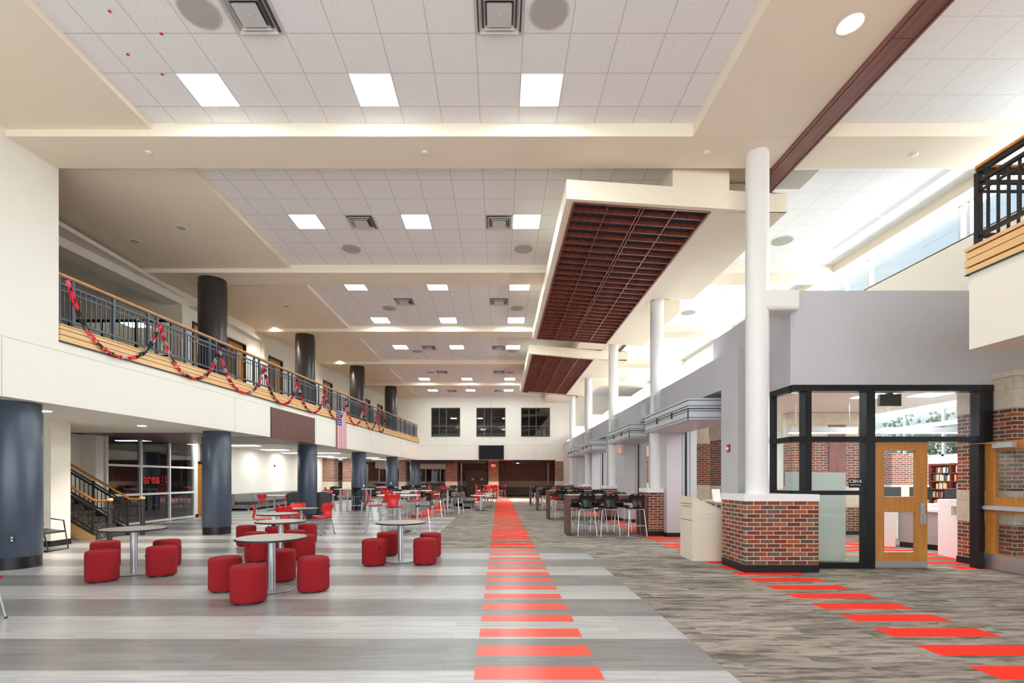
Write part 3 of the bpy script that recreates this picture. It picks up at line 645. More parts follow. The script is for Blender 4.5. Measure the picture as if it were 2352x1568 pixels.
# ======================= THINGS =======================
# ---- ceiling fixtures ----
XC = [(-4.57+.005, 'left'), (-2.13, 'middle'), (.31, 'right')]
BN = ['first', 'second', 'third', 'third', 'fourth', 'fifth', 'sixth']
rows = [(6.81, 'in the nearest ceiling bay'), (10.44, 'in the second ceiling bay'), (14.03, 'in the third ceiling bay, near row'), (17.1, 'in the third ceiling bay, far row'), (20.65, 'in the fourth ceiling bay'), (27.3, 'in the fifth ceiling bay'), (30.85, 'in the sixth ceiling bay'), (4.0, 'above the viewer')]
P0 = None
for y, ph in rows:
    for x, side in XC:
        lab = f'square white ceiling light, {side} of three {ph}'
        if P0 is None:
            P0 = T('ceiling_light', lab, 'ceiling light', (x, y, 7.24), 0, 'square hall ceiling lights')
            f = G(); w = .61
            for a in ((0, w, 0, .016), (0, w, w-.016, w), (0, .016, 0, w), (w-.016, w, 0, w)): f.box(*a, -.006, .0)
            f.obj('frame', 'plast', P0); box(.015, w-.015, .015, w-.015, -.003, .0).obj('diffuser', 'light', P0)
        elif y != 4.0: copy_tree(P0, (x, y, 7.24), 0, lab)
vrows = [(5.6, 'first'), (10.44, 'second'), (15.25, 'third'), (20.7, 'fourth'), (25.5, 'fifth'), (31.0, 'sixth')]
V0 = None
for y, b in vrows:
    for x, side in ((-3.35, 'left'), (-.30, 'right')):
        lab = f'square louvred air diffuser, {side} one in the {b} ceiling bay'
        if V0 is None:
            V0 = T('ceiling_vent', lab, 'air vent', (x+.305, y+.305, 7.24), 0, 'square ceiling air diffusers')
            box(-.3, .3, -.3, .3, -.004, 0).obj('backing', 'ventd', V0)
            def ring(a, b, z0, z1):
                g = G(); A = [(-a, -a, z0), (a, -a, z0), (a, a, z0), (-a, a, z0)]; B = [(-b, -b, z1), (b, -b, z1), (b, b, z1), (-b, b, z1)]
                A2 = [(x_, y_, z_-.004) for x_, y_, z_ in A]; B2 = [(x_, y_, z_-.004) for x_, y_, z_ in B]
                for i in range(4): j = (i+1) % 4; g.add([A[i], A[j], B[j], B[i], A2[i], A2[j], B2[j], B2[i]], [(0, 1, 2, 3), (7, 6, 5, 4), (0, 4, 5, 1), (2, 6, 7, 3)])
                return g
            ring(.305, .275, -.002, -.006).obj('frame', 'vent', V0)
            ring(.25, .215, -.05, -.006).obj('louvre', 'vent', V0); ring(.19, .17, -.055, -.012).obj('louvre', 'vent', V0)
            g = G(); g.hull([(-.13, -.13, -.02), (.13, -.13, -.02), (.13, .13, -.02), (-.13, .13, -.02)], [(-.15, -.15, -.06), (.15, -.15, -.06), (.15, .15, -.06), (-.15, .15, -.06)]); g.lathe([(.012, -.075), (.012, -.06)], n=12)
            g.obj('centre_plate', 'vent', V0)
        else: copy_tree(V0, (x+.305, y+.305, 7.24), 0, lab)
S0 = None
for y, b in ((5.9, 'first'), (12.0, 'second'), (16.16, 'third'), (21.6, 'fourth'), (25.9, 'fifth')):
    for x, side in ((-3.66, 'left'), (.61, 'right')):
        lab = f'round grey ceiling speaker, {side} one in the {b} ceiling bay'
        if S0 is None:
            S0 = T('ceiling_speaker', lab, 'speaker', (x, y, 7.24), 0, 'round hall ceiling speakers')
            G().lathe([(.24, -.012), (.235, -.004), (.235, 0)], n=40).obj('rim', 'vent', S0); G().lathe([(.215, -.016), (.215, -.01)], n=40).obj('grille', 'speak', S0)
        else: copy_tree(S0, (x, y, 7.24), 0, lab)
for k, (x, y) in enumerate(((6.8, 11.6), (6.5, 16.6))):
    o = copy_tree(S0, (x, y, 7.24), 0, f'round ceiling speaker in the white right-hand ceiling, {"nearer" if k == 0 else "farther"} of two')
# recessed downlights
D0 = None
dl = [((4.25, 5.85, 7.03), 'big round downlight in the cream soffit beside the dark wood strip'),
      ((-8.8, 9.38, 2.85), 'oval-looking downlight under the balcony nearest the first black column'), ((-8.84, 11.97, 2.85), 'downlight under the balcony above the round table by the stair'),
      ((-8.35, 18.0, 7.14), 'glowing downlight over the balcony between the first two dark upper columns'), ((-7.6, 23.1, 7.14), 'glowing downlight over the balcony past the second dark upper column'), ((-8.6, 11.4, 7.14), 'unlit recessed downlight over the near end of the balcony'),
      ((-7.1, 10.8, 7.14), 'unlit recessed downlight in the tan soffit nearest the second tile bay'), ((-6.9, 15.7, 7.14), 'unlit recessed downlight in the tan soffit nearest the third tile bay'),
      ((-4.9, 37.6, 2.98), 'small spotlight under the dark beam before the serving windows'), ((-1.5, 34.6, 2.98), 'small spotlight in the dark passage before the brown double doors'), ((1.4, 36.0, 2.72), 'small spotlight under the dark beam by the far brick wall')]
for k, (p_, lab) in enumerate(dl):
    lit = k not in (5, 6, 7)
    t = T('downlight', lab, 'downlight', p_, 0, 'recessed downlights'); r = .115 if k == 0 else .09
    G().lathe([(r+.03, -.008), (r+.025, 0)], n=32).obj('trim_ring', 'plast', t); G().lathe([(r, -.012), (r, -.008)], n=32).obj('lens', 'down' if lit else 'speak', t)
    if lit:
        sp = bpy.data.lights.new('downlight_lamp', 'SPOT'); sp.energy = (60 if k == 0 else 150 if k < 8 else 800); sp.spot_size = 2.0 if k < 8 else 2.75; sp.spot_blend = .8; sp.shadow_soft_size = .08; sp.color = (1, .93, .82)
        so = bpy.data.objects.new('downlight_lamp', sp); C.objects.link(so); so.parent = t; so.location = (0, 0, -.03)
for k, (x, y, z, lab) in enumerate(((-5.9, 8.15, 7.03, 'left'), (-1.25, 8.15, 7.03, 'middle'), (3.5, 8.15, 7.03, 'right'))):
    tag(G().lathe([(.03, -.02), (.05, -.012), (.05, 0)], x, y, 24).obj('sprinkler_cover', 'plast', loc=(0, 0, z)), f'tiny white sprinkler cap under the nearest cross beam, {lab} one of three', 'sprinkler', 'sprinkler caps')
tag(G().lathe([(.03, -.02), (.05, -.012), (.05, 0)], 7.05, 8.2, 24).obj('sprinkler_cover', 'plast', loc=(0, 0, 7.03)), 'tiny white sprinkler cap under the cross beam right of the wood strip', 'sprinkler')
y = 11.3; k = 0
while y < 32:
    t = T('cove_light', f'white uplight strip on top of the long grey wall, {["first","second","third","fourth","fifth","sixth","seventh","eighth","ninth","tenth"][k]} from the near end', 'uplight', (4.56, y, 3.975), 0, 'cove uplights')
    box(0, .16, 0, 2.2, 0, .07).obj('housing', 'alu', t); box(.01, .15, .02, 2.18, .07, .125).obj('diffuser', 'cove', t); y += 2.35; k += 1
# return grille and linear diffusers on the right ceiling
tag(box(5.35, 5.92, 8.95, 9.52, 7.232, 7.24).obj('return_grille', 'speak'), 'grey square return air grille beside the dark wood ceiling strip', 'air vent')
for k, (a, b) in enumerate(((8.9, 10.5), (10.52, 12.0), (14.2, 16.5), (20, 22))):
    t = T('slot_diffuser', f'long thin slot air diffuser beside the clerestory, {ORD[k]} from the viewer', 'air vent', (8.3, a, 7.236), 0, 'slot air diffusers')
    box(-.07, .07, 0, b-a, -.003, .004).obj('frame', 'plast', t); g = G()
    for q in (-.04, 0, .04): g.box(q-.008, q+.008, .02, b-a-.02, -.005, -.003)
    g.obj('slots', 'ventd', t)
for k, (x, y) in enumerate(((-4.75, 5.9), (-4.99, 6.5), (-4.33, 6.2), (-4.75, 6.82))):
    q = G().lathe([(.02, -.01), (.012, 0)], n=12).obj('paper_dot', 'redtxt', loc=(x, y+.0, 7.238)); tag(q, f'tiny orange dot stuck on the near ceiling tiles, {ORD[k]} of four', 'sticker', 'orange ceiling dots')
# low ceiling linear lights
LL = [(-11.6, 22.06), (-11.7, 25.3), (-12.0, 28.4), (-10.0, 28.4), (-11.7, 32.2), (-11.6, 34.6), (-8.05, 31.3), (-9.3, 34.8), (-9.2, 37.6), (-11.8, 37.6), (-11.3, 18.9)]
L0 = None
for k, (x, y) in enumerate(LL):
    lab = f'long white strip light in the low ceiling beyond the balcony, row {["one","two","three","three right","four","five","four right","five right","six right","six","beside the wood soffit"][k]}'
    if L0 is None:
        L0 = T('strip_light', lab, 'ceiling light', (x, y, 3.06), 0, 'strip lights in the low ceiling'); box(-.62, .62, -.31, .31, -.008, 0).obj('frame', 'plast', L0); box(-.6, .6, -.29, .29, -.014, -.008).obj('diffuser', 'lightp', L0)
    else: copy_tree(L0, (x, y, 3.06), 0, lab)

# ---- chairs ----
def shell(mat, name, par, z):
    prof = [(.23, -.03, .17), (.215, .0, .205), (.12, .004, .225), (0, -.006, .225), (-.11, -.008, .215), (-.178, .004, .17), (-.222, .045, .128), (-.228, .10, .115), (-.210, .16, .14), (-.200, .22, .185), (-.208, .28, .218), (-.230, .335, .216), (-.250, .37, .198), (-.262, .39, .16)]
    n = len(prof)-1
    def fn(u, v):
        k = min(int(v*n), n-1); f = v*n-k
        y = prof[k][0]*(1-f)+prof[k+1][0]*f; zz = prof[k][1]*(1-f)+prof[k+1][1]*f; w = prof[k][2]*(1-f)+prof[k+1][2]*f
        s = (u-.5)*2; back = max(0, (v*n-6)/7)
        return (s*w, y+(.045*s*s if v*n > 6 else 0), z+zz+(.022*s*s if v*n <= 5 else 0))
    nu = 12; g = G(); hs = {(i, 23) for i in (4, 7)} | {(i, 23) for i in (3, 8)}
    g.grid(fn, nu, 2*n, skip=hs)
    me = g.mesh(name, mat); bm = bmesh.new(); bm.from_mesh(me)
    bmesh.ops.solidify(bm, geom=bm.faces, thickness=.012)
    for f in bm.faces: f.smooth = True
    bm.to_mesh(me); bm.free()
    o = bpy.data.objects.new(name, me); C.objects.link(o); o.parent = par; return o
def make_chair(name, z, mat, label, cat):
    t = T(name, label, cat); shell(mat, 'seat_shell', t, z)
    zt = z-.02; spl = .05 if z < .6 else .075
    for sy, yb in ((1, .14), (-1, -.13)):
        for sx in (1, -1):
            top = (sx*.15, yb, zt); bot = (sx*(.225+spl*.4), yb+sy*spl*1.2, .008)
            G().tube([(sx*.16, yb, zt+.004), (sx*.188, yb+sy*.002, zt-.006), (sx*.20, yb+sy*.008, zt-.03), (bot[0], bot[1], .012)], .0105, 8).obj('leg', 'chrome', t)
            G().lathe([(.014, 0), (.013, .02)], bot[0], bot[1], 10).obj('foot_cap', 'blk', [c for c in t.children if c.name.startswith('leg')][-1])
    g = G()
    for yb in (.14, -.13): g.tube([(-.17, yb, zt), (.17, yb, zt)], .0105, 8)
    g.tube([(0, .14, zt), (0, -.13, zt)], .009, 8); g.obj('seat_frame', 'chrome', t)
    if z > .6:
        g = G(); h = .30; kk = 1-h/zt
        xx = .20+(.225+spl*.4-.20)*kk; yy_ = spl*1.2*kk
        g.tube([(-xx, .14+yy_, h), (xx, .14+yy_, h)], .009, 8); g.tube([(-xx, .14+yy_, h), (-xx, -.13-yy_, h)], .008, 8); g.tube([(xx, .14+yy_, h), (xx, -.13-yy_, h)], .008, 8); g.tube([(-xx, -.13-yy_, h+.0), (xx, -.13-yy_, h)], .008, 8)
        g.obj('foot_rail', 'chrome', t)
    return t
PRO = {}
def chair(kind, x, y, deg, label):
    """deg: direction the sitter faces, 0 = away from the viewer (+Y), 90 = towards the left (-X)"""
    tall, mat = kind.split('_')
    nm = 'bar_chair' if tall == 'tall' else 'dining_chair'
    cat = 'bar chair' if tall == 'tall' else 'chair'
    grp = f'{"tall" if tall == "tall" else "low"} {mat} shell chairs'
    if kind not in PRO:
        PRO[kind] = make_chair(nm, .75 if tall == 'tall' else .44, 'red' if mat == 'red' else 'blk', label, cat)
        o = PRO[kind]; o['group'] = grp; o.location = (x, y, 0); o.rotation_euler = (0, 0, math.radians(deg)); return o
    return copy_tree(PRO[kind], (x, y, 0), math.radians(deg), label, grp)
FZ = .003
# round tables with drum stools
RT = None
for x, y, z, lab, ed in ((-3.12, 6.64, .73, 'nearest round grey-topped table ringed by four red drum stools', 0), (-5.92, 7.84, .73, 'round grey-topped table standing beside the stair newel posts', 0),
                  (-4.16, 9.22, .73, 'round grey-topped table directly behind the nearest one', 0), (-5.12, 11.2, .74, 'round grey-topped table in the middle of the row, before the red chairs', 0),
                  (-5.4, 13.2, .74, 'round dark table by the litter bins with red chairs', 1), (-1.83, 9.0, .73, 'round grey-topped table nearest the red striped path', 0)):
    if RT is None:
        RT = T('round_table', lab, 'table', (x, y, 0), 0, 'round pedestal tables')
        G().lathe([(.437, -.014), (.457, -.01), (.457, .010), (.452, .014)], n=64).obj('edge_band', 'edge', RT, (0, 0, .714))
        G().lathe([(.45, 0), (.45, .0025)], n=64).obj('tabletop', 'lam', RT, (0, 0, .728))
        G().lathe([(.05, .012), (.05, .70)], n=32).obj('post', 'steel', RT)
        g = G(); g.lathe([(.265, 0), (.27, .004), (.27, .008)], n=48, m=1); g.lathe([(.268, .008), (.262, .014), (.06, .02)], n=48); g.obj('base_plate', ['steel', 'edge'], RT)
    else: copy_tree(RT, (x, y, 0), 0, lab)
OT = [(-5.94, 7.24, 'front left of the four at the table by the stair'), (-6.73, 8.27, 'back left of the four at the table by the stair'), (-5.35, 7.67, 'front right of the four at the table by the stair'), (-5.83, 8.5, 'back right of the four at the table by the stair'),
      (-3.75, 6.63, 'left of the nearest round table, scuffed with pale marks'), (-3.105, 6.0, 'standing in front of the nearest round table, closest to the viewer'), (-3.28, 7.28, 'behind the post of the nearest round table'), (-2.54, 6.62, 'right of the nearest round table'),
      (-4.49, 8.98, 'front left at the second round table of the row'), (-4.9, 9.75, 'back left at the second round table of the row'), (-5.8, 11.1, 'left of the third round table of the row'), (-5.02, 10.85, 'in front of the third round table post'), (-5.3, 11.75, 'behind the third round table post'),
      (-4.55, 11.5, 'right of the third round table, before the red chairs'), (-4.24, 10.05, 'behind the second round table post'), (-3.73, 9.24, 'right of the second round table of the row'),
      (-2.22, 8.59, 'front left at the table nearest the red path'), (-2.235, 9.7, 'back left at the table nearest the red path'), (-1.33, 8.7, 'front right at the table nearest the red path'), (-1.35, 9.55, 'back right at the table nearest the red path')]
O0 = None
for k, (x, y, lab) in enumerate(OT):
    lab = 'red felt drum stool '+lab
    rz = [.6, 2, 3.6, .3, 3.1, 2.5, 2.9, .5, 4.4, 1, 5.6, 2, 2, 4.9, 2, 2.5, 5.4, 2, 3.2, 2.6][k]
    if O0 is None:
        O0 = T('drum_stool', lab, 'stool', (x, y, 0), rz, 'red felt drum stools')
        G().lathe([(.195, .022), (.205, .035), (.208, .06), (.208, .41), (.204, .438), (.190, .456), (.165, .463), (.08, .466)], n=48).obj('upholstered_body', 'fab', O0); ob_ = O0.children[0]
        G().lathe([(.17, 0), (.17, .024)], n=24).obj('glide_ring', 'blk', O0)
        g = G(); g.box(.205, .216, -.010, .010, .30, .34); g.obj('fabric_tag', 'blk', ob_)
    else: copy_tree(O0, (x, y, 0), rz, lab)

# walnut counters beside the brick piers, each with six bar chairs
CO = ['nearest', 'second', 'third', 'farthest']
for k in range(4):
    y0 = 12.95+5.2*k; t = T('counter_table', f'walnut counter table between the carpet and the brick knee wall, {CO[k]} of four', 'table', (1.84, y0, FZ), 0, 'walnut counter tables')
    L = 2.14; D = .74
    box(0, .085, 0, D, 0, 1.09).obj('leg_panel', 'brown', t); box(L-.085, L, 0, D, 0, 1.09).obj('leg_panel', 'brown', t)
    g = G(); g.box(.085, L-.085, 0, D, .985, 1.09); g.box(.085, L-.085, .3, .44, .87, .985); g.obj('apron', 'brown', t); box(.004, L-.004, .004, D-.004, 1.09, 1.096).obj('tabletop', 'brownt', t)
    for j, xx in enumerate((2.30, 2.92, 3.62)):
        side = ['left', 'middle', 'right'][j]
        if k == 0: xx = (2.30, 2.91, 3.6)[j]
        chair('tall_black', xx, y0-.12, (3, 0, 6)[j], f'black shell bar chair, {side} of three on the near side of the {CO[k]} walnut counter')
        chair('tall_red' if (k == 1 and j == 0) else 'tall_black', xx-.08, y0+D+.26, (176, 183, 180)[j], (f'red shell bar chair on the far side of the second walnut counter' if (k == 1 and j == 0) else f'black shell bar chair, {side} of three on the far side of the {CO[k]} walnut counter'))

# low red chairs near the round tables
chair('low_red', -4.86, 13.35, 62, 'red shell chair right of the dark round table, turned side-on')
chair('low_red', -5.12, 14.05, 150, 'red shell chair behind the right of the dark round table')
chair('low_red', -5.85, 14.05, 200, 'red shell chair behind the left of the dark round table')
chair('low_red', -5.6, 12.7, 10, 'red shell chair with its back to the viewer between two round tables')
chair('low_red', -6.35, 12.95, -65, 'red shell chair left of the middle round table, turned right')
chair('low_red', -11.1, 22.75, 10, 'red shell chair with its back to us at the table by the wall sofa')
chair('low_red', -10.2, 23.1, 75, 'red shell chair partly hidden behind the litter bin by the wall sofa')
chair('low_red', -5.65, 5.1, 0, 'grey-legged chair just cut off by the left edge of the picture')
# pedestal tables, bar height
def ped(x, y, lab, w=1.2, d=.75, h=1.07, top='lamw', base='black', posts=1, rz=0):
    t = T('bar_table' if h > .9 else 'cafe_table', lab, 'table', (x, y, FZ if h else 0), rz, 'white pedestal bar tables' if h > .9 else 'white low pedestal tables')
    c = .16; poly = [(-w/2+c, -d/2), (w/2-c, -d/2), (w/2, -d/2+c), (w/2, d/2-c), (w/2-c, d/2), (-w/2+c, d/2), (-w/2, d/2-c), (-w/2, -d/2+c)]
    G().prism(poly, h-.03, h).obj('tabletop', top, t)
    G().tube([(0, 0, .02), (0, 0, h-.03)], .045, 20).obj('post', 'steel', t)
    G().prism([(a*.55, b*.75) for a, b in poly], 0, .02).obj('base_plate', base, t)
    return t
ped(-2.9, 14.05, 'nearest white bar table, with a red chair before it')
ped(-3.75, 17.2, 'second white bar table, just behind the nearest one', 1.15)
ped(-3.3, 19.5, 'third white bar table, behind and right of the second', 1.15)
ped(-2.3, 21.6, 'dark-topped bar table among black chairs in front of the grey bench', .75, .75, 1.07, 'dgrp')
ped(-6.5, 28.2, 'white bar table beyond the black column with the white outlet', 1.25)
ped(-5.7, 33.0, 'white bar table farthest back on the left, near the last column', 1.4)
ped(-3.6, 31.0, 'dark bar table before the far counter windows', 1.0, .7, 1.07, 'dgrp')
ped(-.75, 32.6, 'bar table buried among the tall red chairs beside the red path', 1.1, .8, 1.07, 'dgrp')
ped(-.9, 23.5, 'white low table right of the grey bench, nearest the red path', .95, .7, .74)
ped(-.75, 26.2, 'white low table behind the one nearest the red path', 1.1, .7, .74)
ped(-3.6, 25.6, 'white low table left of the grey bench', .9, .8, .74)
ped(-4.5, 28.5, 'white low table behind the bar chairs, second back', .9, .8, .74)
ped(-11.05, 23.8, 'white low table in front of the wall sofa', 1.3, .7, .74)
t = T('standing_table', 'long white standing table on grey tube legs before the third black column', 'table', (-6.9, 23.1, 0))
box(-.86, .86, -.35, .35, 1.035, 1.065).obj('tabletop', 'lamw', t)
for x, y in ((-.62, -.2), (-.42, .25), (.62, -.2), (.70, .25), (-.28, -.2), (-.7, .2)): G().tube([(x, y, 0), (x, y, 1.035)], .035, 14).obj('leg', 'steel', t)
# chairs at these
for a in [('tall_red', -2.89, 13.3, 0, 'red bar chair seen from behind at the nearest white bar table'), ('tall_red', -3.62, 14.0, -80, 'red bar chair at the left end of the nearest white bar table'),
          ('tall_black', -2.12, 13.9, 82, 'black bar chair at the right end of the nearest white bar table'), ('tall_red', -3.78, 16.4, 5, 'red bar chair seen from behind at the second white bar table'),
          ('tall_black', -4.55, 16.6, -70, 'black bar chair at the left end of the second white bar table'), ('tall_red', -3.0, 17.15, 85, 'red bar chair at the right end of the second white bar table'), ('tall_black', -3.9, 18.1, 175, 'black bar chair behind the second white bar table'),
          ('tall_black', -2.42, 19.3, 80, 'black bar chair at the right end of the third white bar table'), ('tall_black', -3.35, 20.5, 180, 'black bar chair behind the third white bar table'), ('tall_black', -4.15, 19.6, -90, 'black bar chair left of the third white bar table'),
          ('tall_black', -1.83, 21.1, 70, 'black bar chair right of the dark-topped bar table'), ('tall_black', -2.35, 22.4, 180, 'black bar chair behind the dark-topped bar table'), ('tall_black', -3.1, 21.4, -85, 'black bar chair left of the dark-topped bar table'),
          ('tall_black', -2.45, 29.5, 165, 'black bar chair in the distance before the brown double doors'), ('tall_black', -2.9, 30.4, 180, 'black bar chair right of the distant dark bar table'), ('tall_red', -3.5, 30.2, 10, 'red bar chair in front of the distant dark bar table'), ('tall_red', -4.15, 31.0, -80, 'red bar chair left of the distant dark bar table'), ('tall_black', -1.35, 34.5, 90, 'black bar chair standing alone before the brown double doors'),
          ('tall_black', -6.57, 22.5, 0, 'black bar chair seen from behind at the long standing table'), ('tall_black', -8.3, 23.7, -75, 'black bar chair at the left end of the long standing table'), ('tall_red', -8.0, 22.85, -80, 'red bar chair at the left end of the long standing table'), ('tall_black', -5.55, 23.1, 100, 'black bar chair right of the long standing table'),
          ('low_red', -10.6, 30.0, 160, 'low red chair far left near the cream wall, facing us'), ('low_red', -9.9, 30.4, 120, 'low red chair far left beside the far litter bin'), ('low_red', -10.2, 28.6, 10, 'low red chair far left seen from behind'),
          ('tall_red', -5.75, 28.3, 95, 'red bar chair right of the table beyond the outlet column'), ('tall_red', -6.9, 28.9, 170, 'red bar chair behind the table beyond the outlet column'), ('tall_black', -5.3, 27.3, 10, 'black bar chair before the fifth black column'), ('tall_black', -6.1, 27.4, 0, 'black bar chair in front of the table beyond the outlet column'),
          ('tall_red', -4.95, 33.0, 90, 'red bar chair right of the farthest left bar table'), ('tall_black', -5.4, 32.2, 0, 'black bar chair before the farthest left bar table'), ('tall_black', -6.0, 32.1, 10, 'second black bar chair before the farthest left bar table'),
          ('low_red', -4.25, 25.7, -85, 'low red chair left of the white low table by the bench'), ('low_red', -3.5, 26.5, 180, 'low red chair behind the white low table by the bench'), ('low_red', -3.15, 25.5, 95, 'low red chair right of the white low table by the bench'), ('low_red', -4.0, 28.0, 40, 'low red chair beyond the bar chairs, angled'), ('low_black', -3.6, 24.7, 0, 'low black chair before the white low table by the bench'),
          ('low_red', -1.02, 24.35, 175, 'low red chair behind the table nearest the red path'), ('low_red', -.3, 26.7, 85, 'low red chair side-on at the edge of the red path'), ('low_black', -.5, 27.3, 85, 'low black chair behind the red one at the edge of the red path'),
          ('tall_red', -1.3, 31.6, -70, 'tall red chair, leftmost of the cluster beside the red path'), ('tall_red', -1.0, 30.7, 0, 'tall red chair in the middle of the cluster beside the red path'), ('tall_black', -.95, 30.1, -60, 'tall black chair among the red cluster beside the red path'), ('tall_red', -.3, 30.6, 0, 'tall red chair with its back squarely to us beside the red path'), ('tall_red', -.7, 33.6, 180, 'tall red chair at the back of the cluster beside the red path'), ('tall_red', -.2, 33.7, 180, 'second tall red chair at the back of the cluster beside the red path'), ('tall_red', .25, 32.0, 85, 'tall red chair, rightmost of the cluster, on the red path'), ('tall_black', .05, 32.8, 95, 'tall black chair behind the rightmost red chair of the cluster')]:
    chair(*a)

# benches and sofas
def bench(x, y, L, lab, back=-1, rz=0):
    t = T('bench_sofa', lab, 'sofa', (x, y, FZ), rz)
    box(-.36, .36, 0, L, .1, .27).obj('plinth', 'grp', t); g = G(); g.box(-.34 if back > 0 else -.2, .2 if back > 0 else .38, .01, L-.01, .27, .41); g.obj('seat_cushion', 'dgrp', t)
    s = back; pr = [(s*.38, .1), (s*.16, .1), (s*.20, .45), (s*.26, .8), (s*.38, .8)]
    g = G(); g.hull([(a, 0, b) for a, b in pr], [(a, L, b) for a, b in pr]); g.obj('backrest', 'grp', t)
    for yy_ in (.1, L-.1):
        for xx in (-.3, .3): box(xx-.02, xx+.02, yy_-.02, yy_+.02, 0, .1).obj('foot', 'chrome', t)
bench(-1.72, 24.9, 3.0, 'dark grey bench sofa nearest the red path, its back to the left'); bench(-2.52, 25.1, 2.8, 'dark grey bench sofa behind the bar table, its back to the right', back=1)
t = T('wall_sofa', 'long grey vinyl sofa running along the cream wall', 'sofa', (-12.95, 23.3, 0))
box(.0, .85, 0, 10, .1, .28).obj('plinth', 'grp', t)
for k in range(6): 
    box(.22, .87, k*1.66+.02, k*1.66+1.64, .28, .42).obj('seat_cushion', 'dgrp', t); g = G(); pr = [(0, .28), (.30, .28), (.2, .8), (0, .8)]; g.hull([(a, k*1.66+.02, b) for a, b in pr], [(a, k*1.66+1.64, b) for a, b in pr]); g.obj('back_cushion', 'grp', t)
for y in (.1, 3.3, 6.6, 9.8): box(.78, .84, y, y+.05, 0, .1).obj('foot', 'chrome', t)

# litter bins
def binn(x, y, rz, lab):
    t = T('litter_bin', lab, 'bin', (x, y, 0), rz, 'black litter bins'); w = .29
    g = G(); g.box(-w, w, -w, w, .03, .70); g.obj('body', 'blk', t)
    g = G()
    for s in (-1, 1):
        A = [(-w, s*w), (-w, s*(w-.03))]; g.box(-w, w, min(s*w, s*(w-.03)), max(s*w, s*(w-.03)), .70, .96)
    g.box(-w, -w+.05, -w, w, .7, .96); pr = [(-w, .96)]+[(-w+.58*i/10, .96+.07*math.sin(PI*i/10)) for i in range(11)]+[(w, .96)]
    g.hull([(a, -w-.005, b) for a, b in pr[1:]], [(a, w+.005, b) for a, b in pr[1:]]); g.obj('hood', 'blk', t)
    box(-w-.01, w+.01, -w-.01, w+.01, 0, .05).obj('base_ring', 'base', t); dd = box(w, w+.004, -.16, .16, .1, .66).obj('door', 'dark', t); G().lathe([(.012, 0), (.012, .01)], n=12).obj('lock', 'steel', dd, (-.15, -w-.005, .55))
binn(-8.15, 19.35, math.radians(20), 'black hooded litter bin left of the third black column'); binn(-7.05, 19.45, math.radians(15), 'black hooded litter bin right of the third black column'); binn(-11.6, 34.3, 0, 'black hooded litter bin far away beside the first brick pillar')

# book return
t = T('book_return', 'putty-coloured steel book return box with a sloping top beside the brick knee wall', 'book return', (3.6, 8.99, FZ))
pr = [(0, 0), (.76, 0), (.76, .86), (.0, 1.185)]; g = G(); g.hull([(a, 0, b) for a, b in pr], [(a, .61, b) for a, b in pr]); g.obj('cabinet', 'putty', t)
pr2 = [(-.006, 1.178), (.766, .853), (.766, .868), (-.006, 1.196)]; G().hull([(a, -.008, b) for a, b in pr2], [(a, .618, b) for a, b in pr2]).obj('lid', 'putty', t)
g = G(); g.box(-.02, -.002, .06, .55, 1.02, 1.05); g.box(-.006, -.001, .53, .55, .82, 1.02); g.obj('deposit_handle', 'putty', t)
g = G(); g.box(-.004, 0, .03, .58, .10, .74); dd = g.obj('lower_door', 'putty', t); g = G(); g.box(-.006, 0, .03, .58, .745, .752); g.box(-.006, 0, .03, .58, 1.055, 1.062); g.obj('door_gap', 'brown', t)
for z in (.5, .22): G().lathe([(.008, 0), (.008, .006)], n=10).obj('lock', 'steel', dd, (-.006, .08, z))
text('LIBRARY', 'lettering', (.335, -.003, .87), (PI/2, 0, 0), .052, 'gtxt', t, .001); text('BOOK RETURN', 'lettering', (.335, -.003, .79), (PI/2, 0, 0), .052, 'gtxt', t, .001)

# shutter head boxes and guide tracks
for k, (a, b) in enumerate(((9.9, 12.85), (14.36, 17.27), (20.35, 23.3), (24.85, 27.65))):
    t = T('shutter_housing', f'grey aluminium folding-shutter housing jutting from the grey wall, {CO[k]} of four', 'shutter housing', (3.87, a, 2.75), 0, 'shutter housings'); L = b-a
    g = G(); g.box(0, 1.1, 0, L, 0, .205); g.obj('lower_box', 'alu', t); g = G(); g.box(.004, 1.1, 0.0, L, .232, .437); g.obj('upper_box', 'alu', t)
    box(.03, 1.1, .03, L-.03, .2, .24).obj('gap_filler', 'ventd', t)
    g = G()
    for z in (.03, .165, .27, .385): g.box(-.006, .0, 0, L, z, z+.012); g.box(-.0, 1.1, -.006, 0, z, z+.012)
    g.box(-.008, .012, -.008, .012, 0, .205); g.box(-.008, .012, L-.012, L, 0, .205); g.obj('trim_beads', 'dark', t)
    g = G()
    for q in (.3, .64): g.box(-.03, 0, L*q, L*q+.03, .12, .25)
    g.obj('hinge_brackets', 'dark', t); box(.12, 1.0, .12, L-.12, -.006, 0).obj('underside_plate', 'ltgrey', t)
for k, (x, y) in enumerate(((4.82, 12.76), (4.82, 17.09), (4.82, 23.0), (4.82, 27.3))):
    t = T('guide_track', f'tall slotted shutter guide track beside the {["nearest","second","third","farthest"][k]} grey pier', 'shutter track', (x, y, 0), 0, 'shutter guide tracks')
    box(0, .25, .02, .4, 0, 3.3).obj('channel', 'ltgrey', t); g = G(); g.box(.03, .045, 0, .02, 0, 3.3); g.box(.15, .165, 0, .02, 0, 3.3); g.box(.235, .25, 0, .02, 0, 3.3); g.obj('fins', 'alu', t); box(.095, .14, .01, .025, 0, 3.3).obj('slot', 'black', t)
    box(.25, .40, .0, .4, 0, 3.3).obj('end_post', 'ltgrey', t)
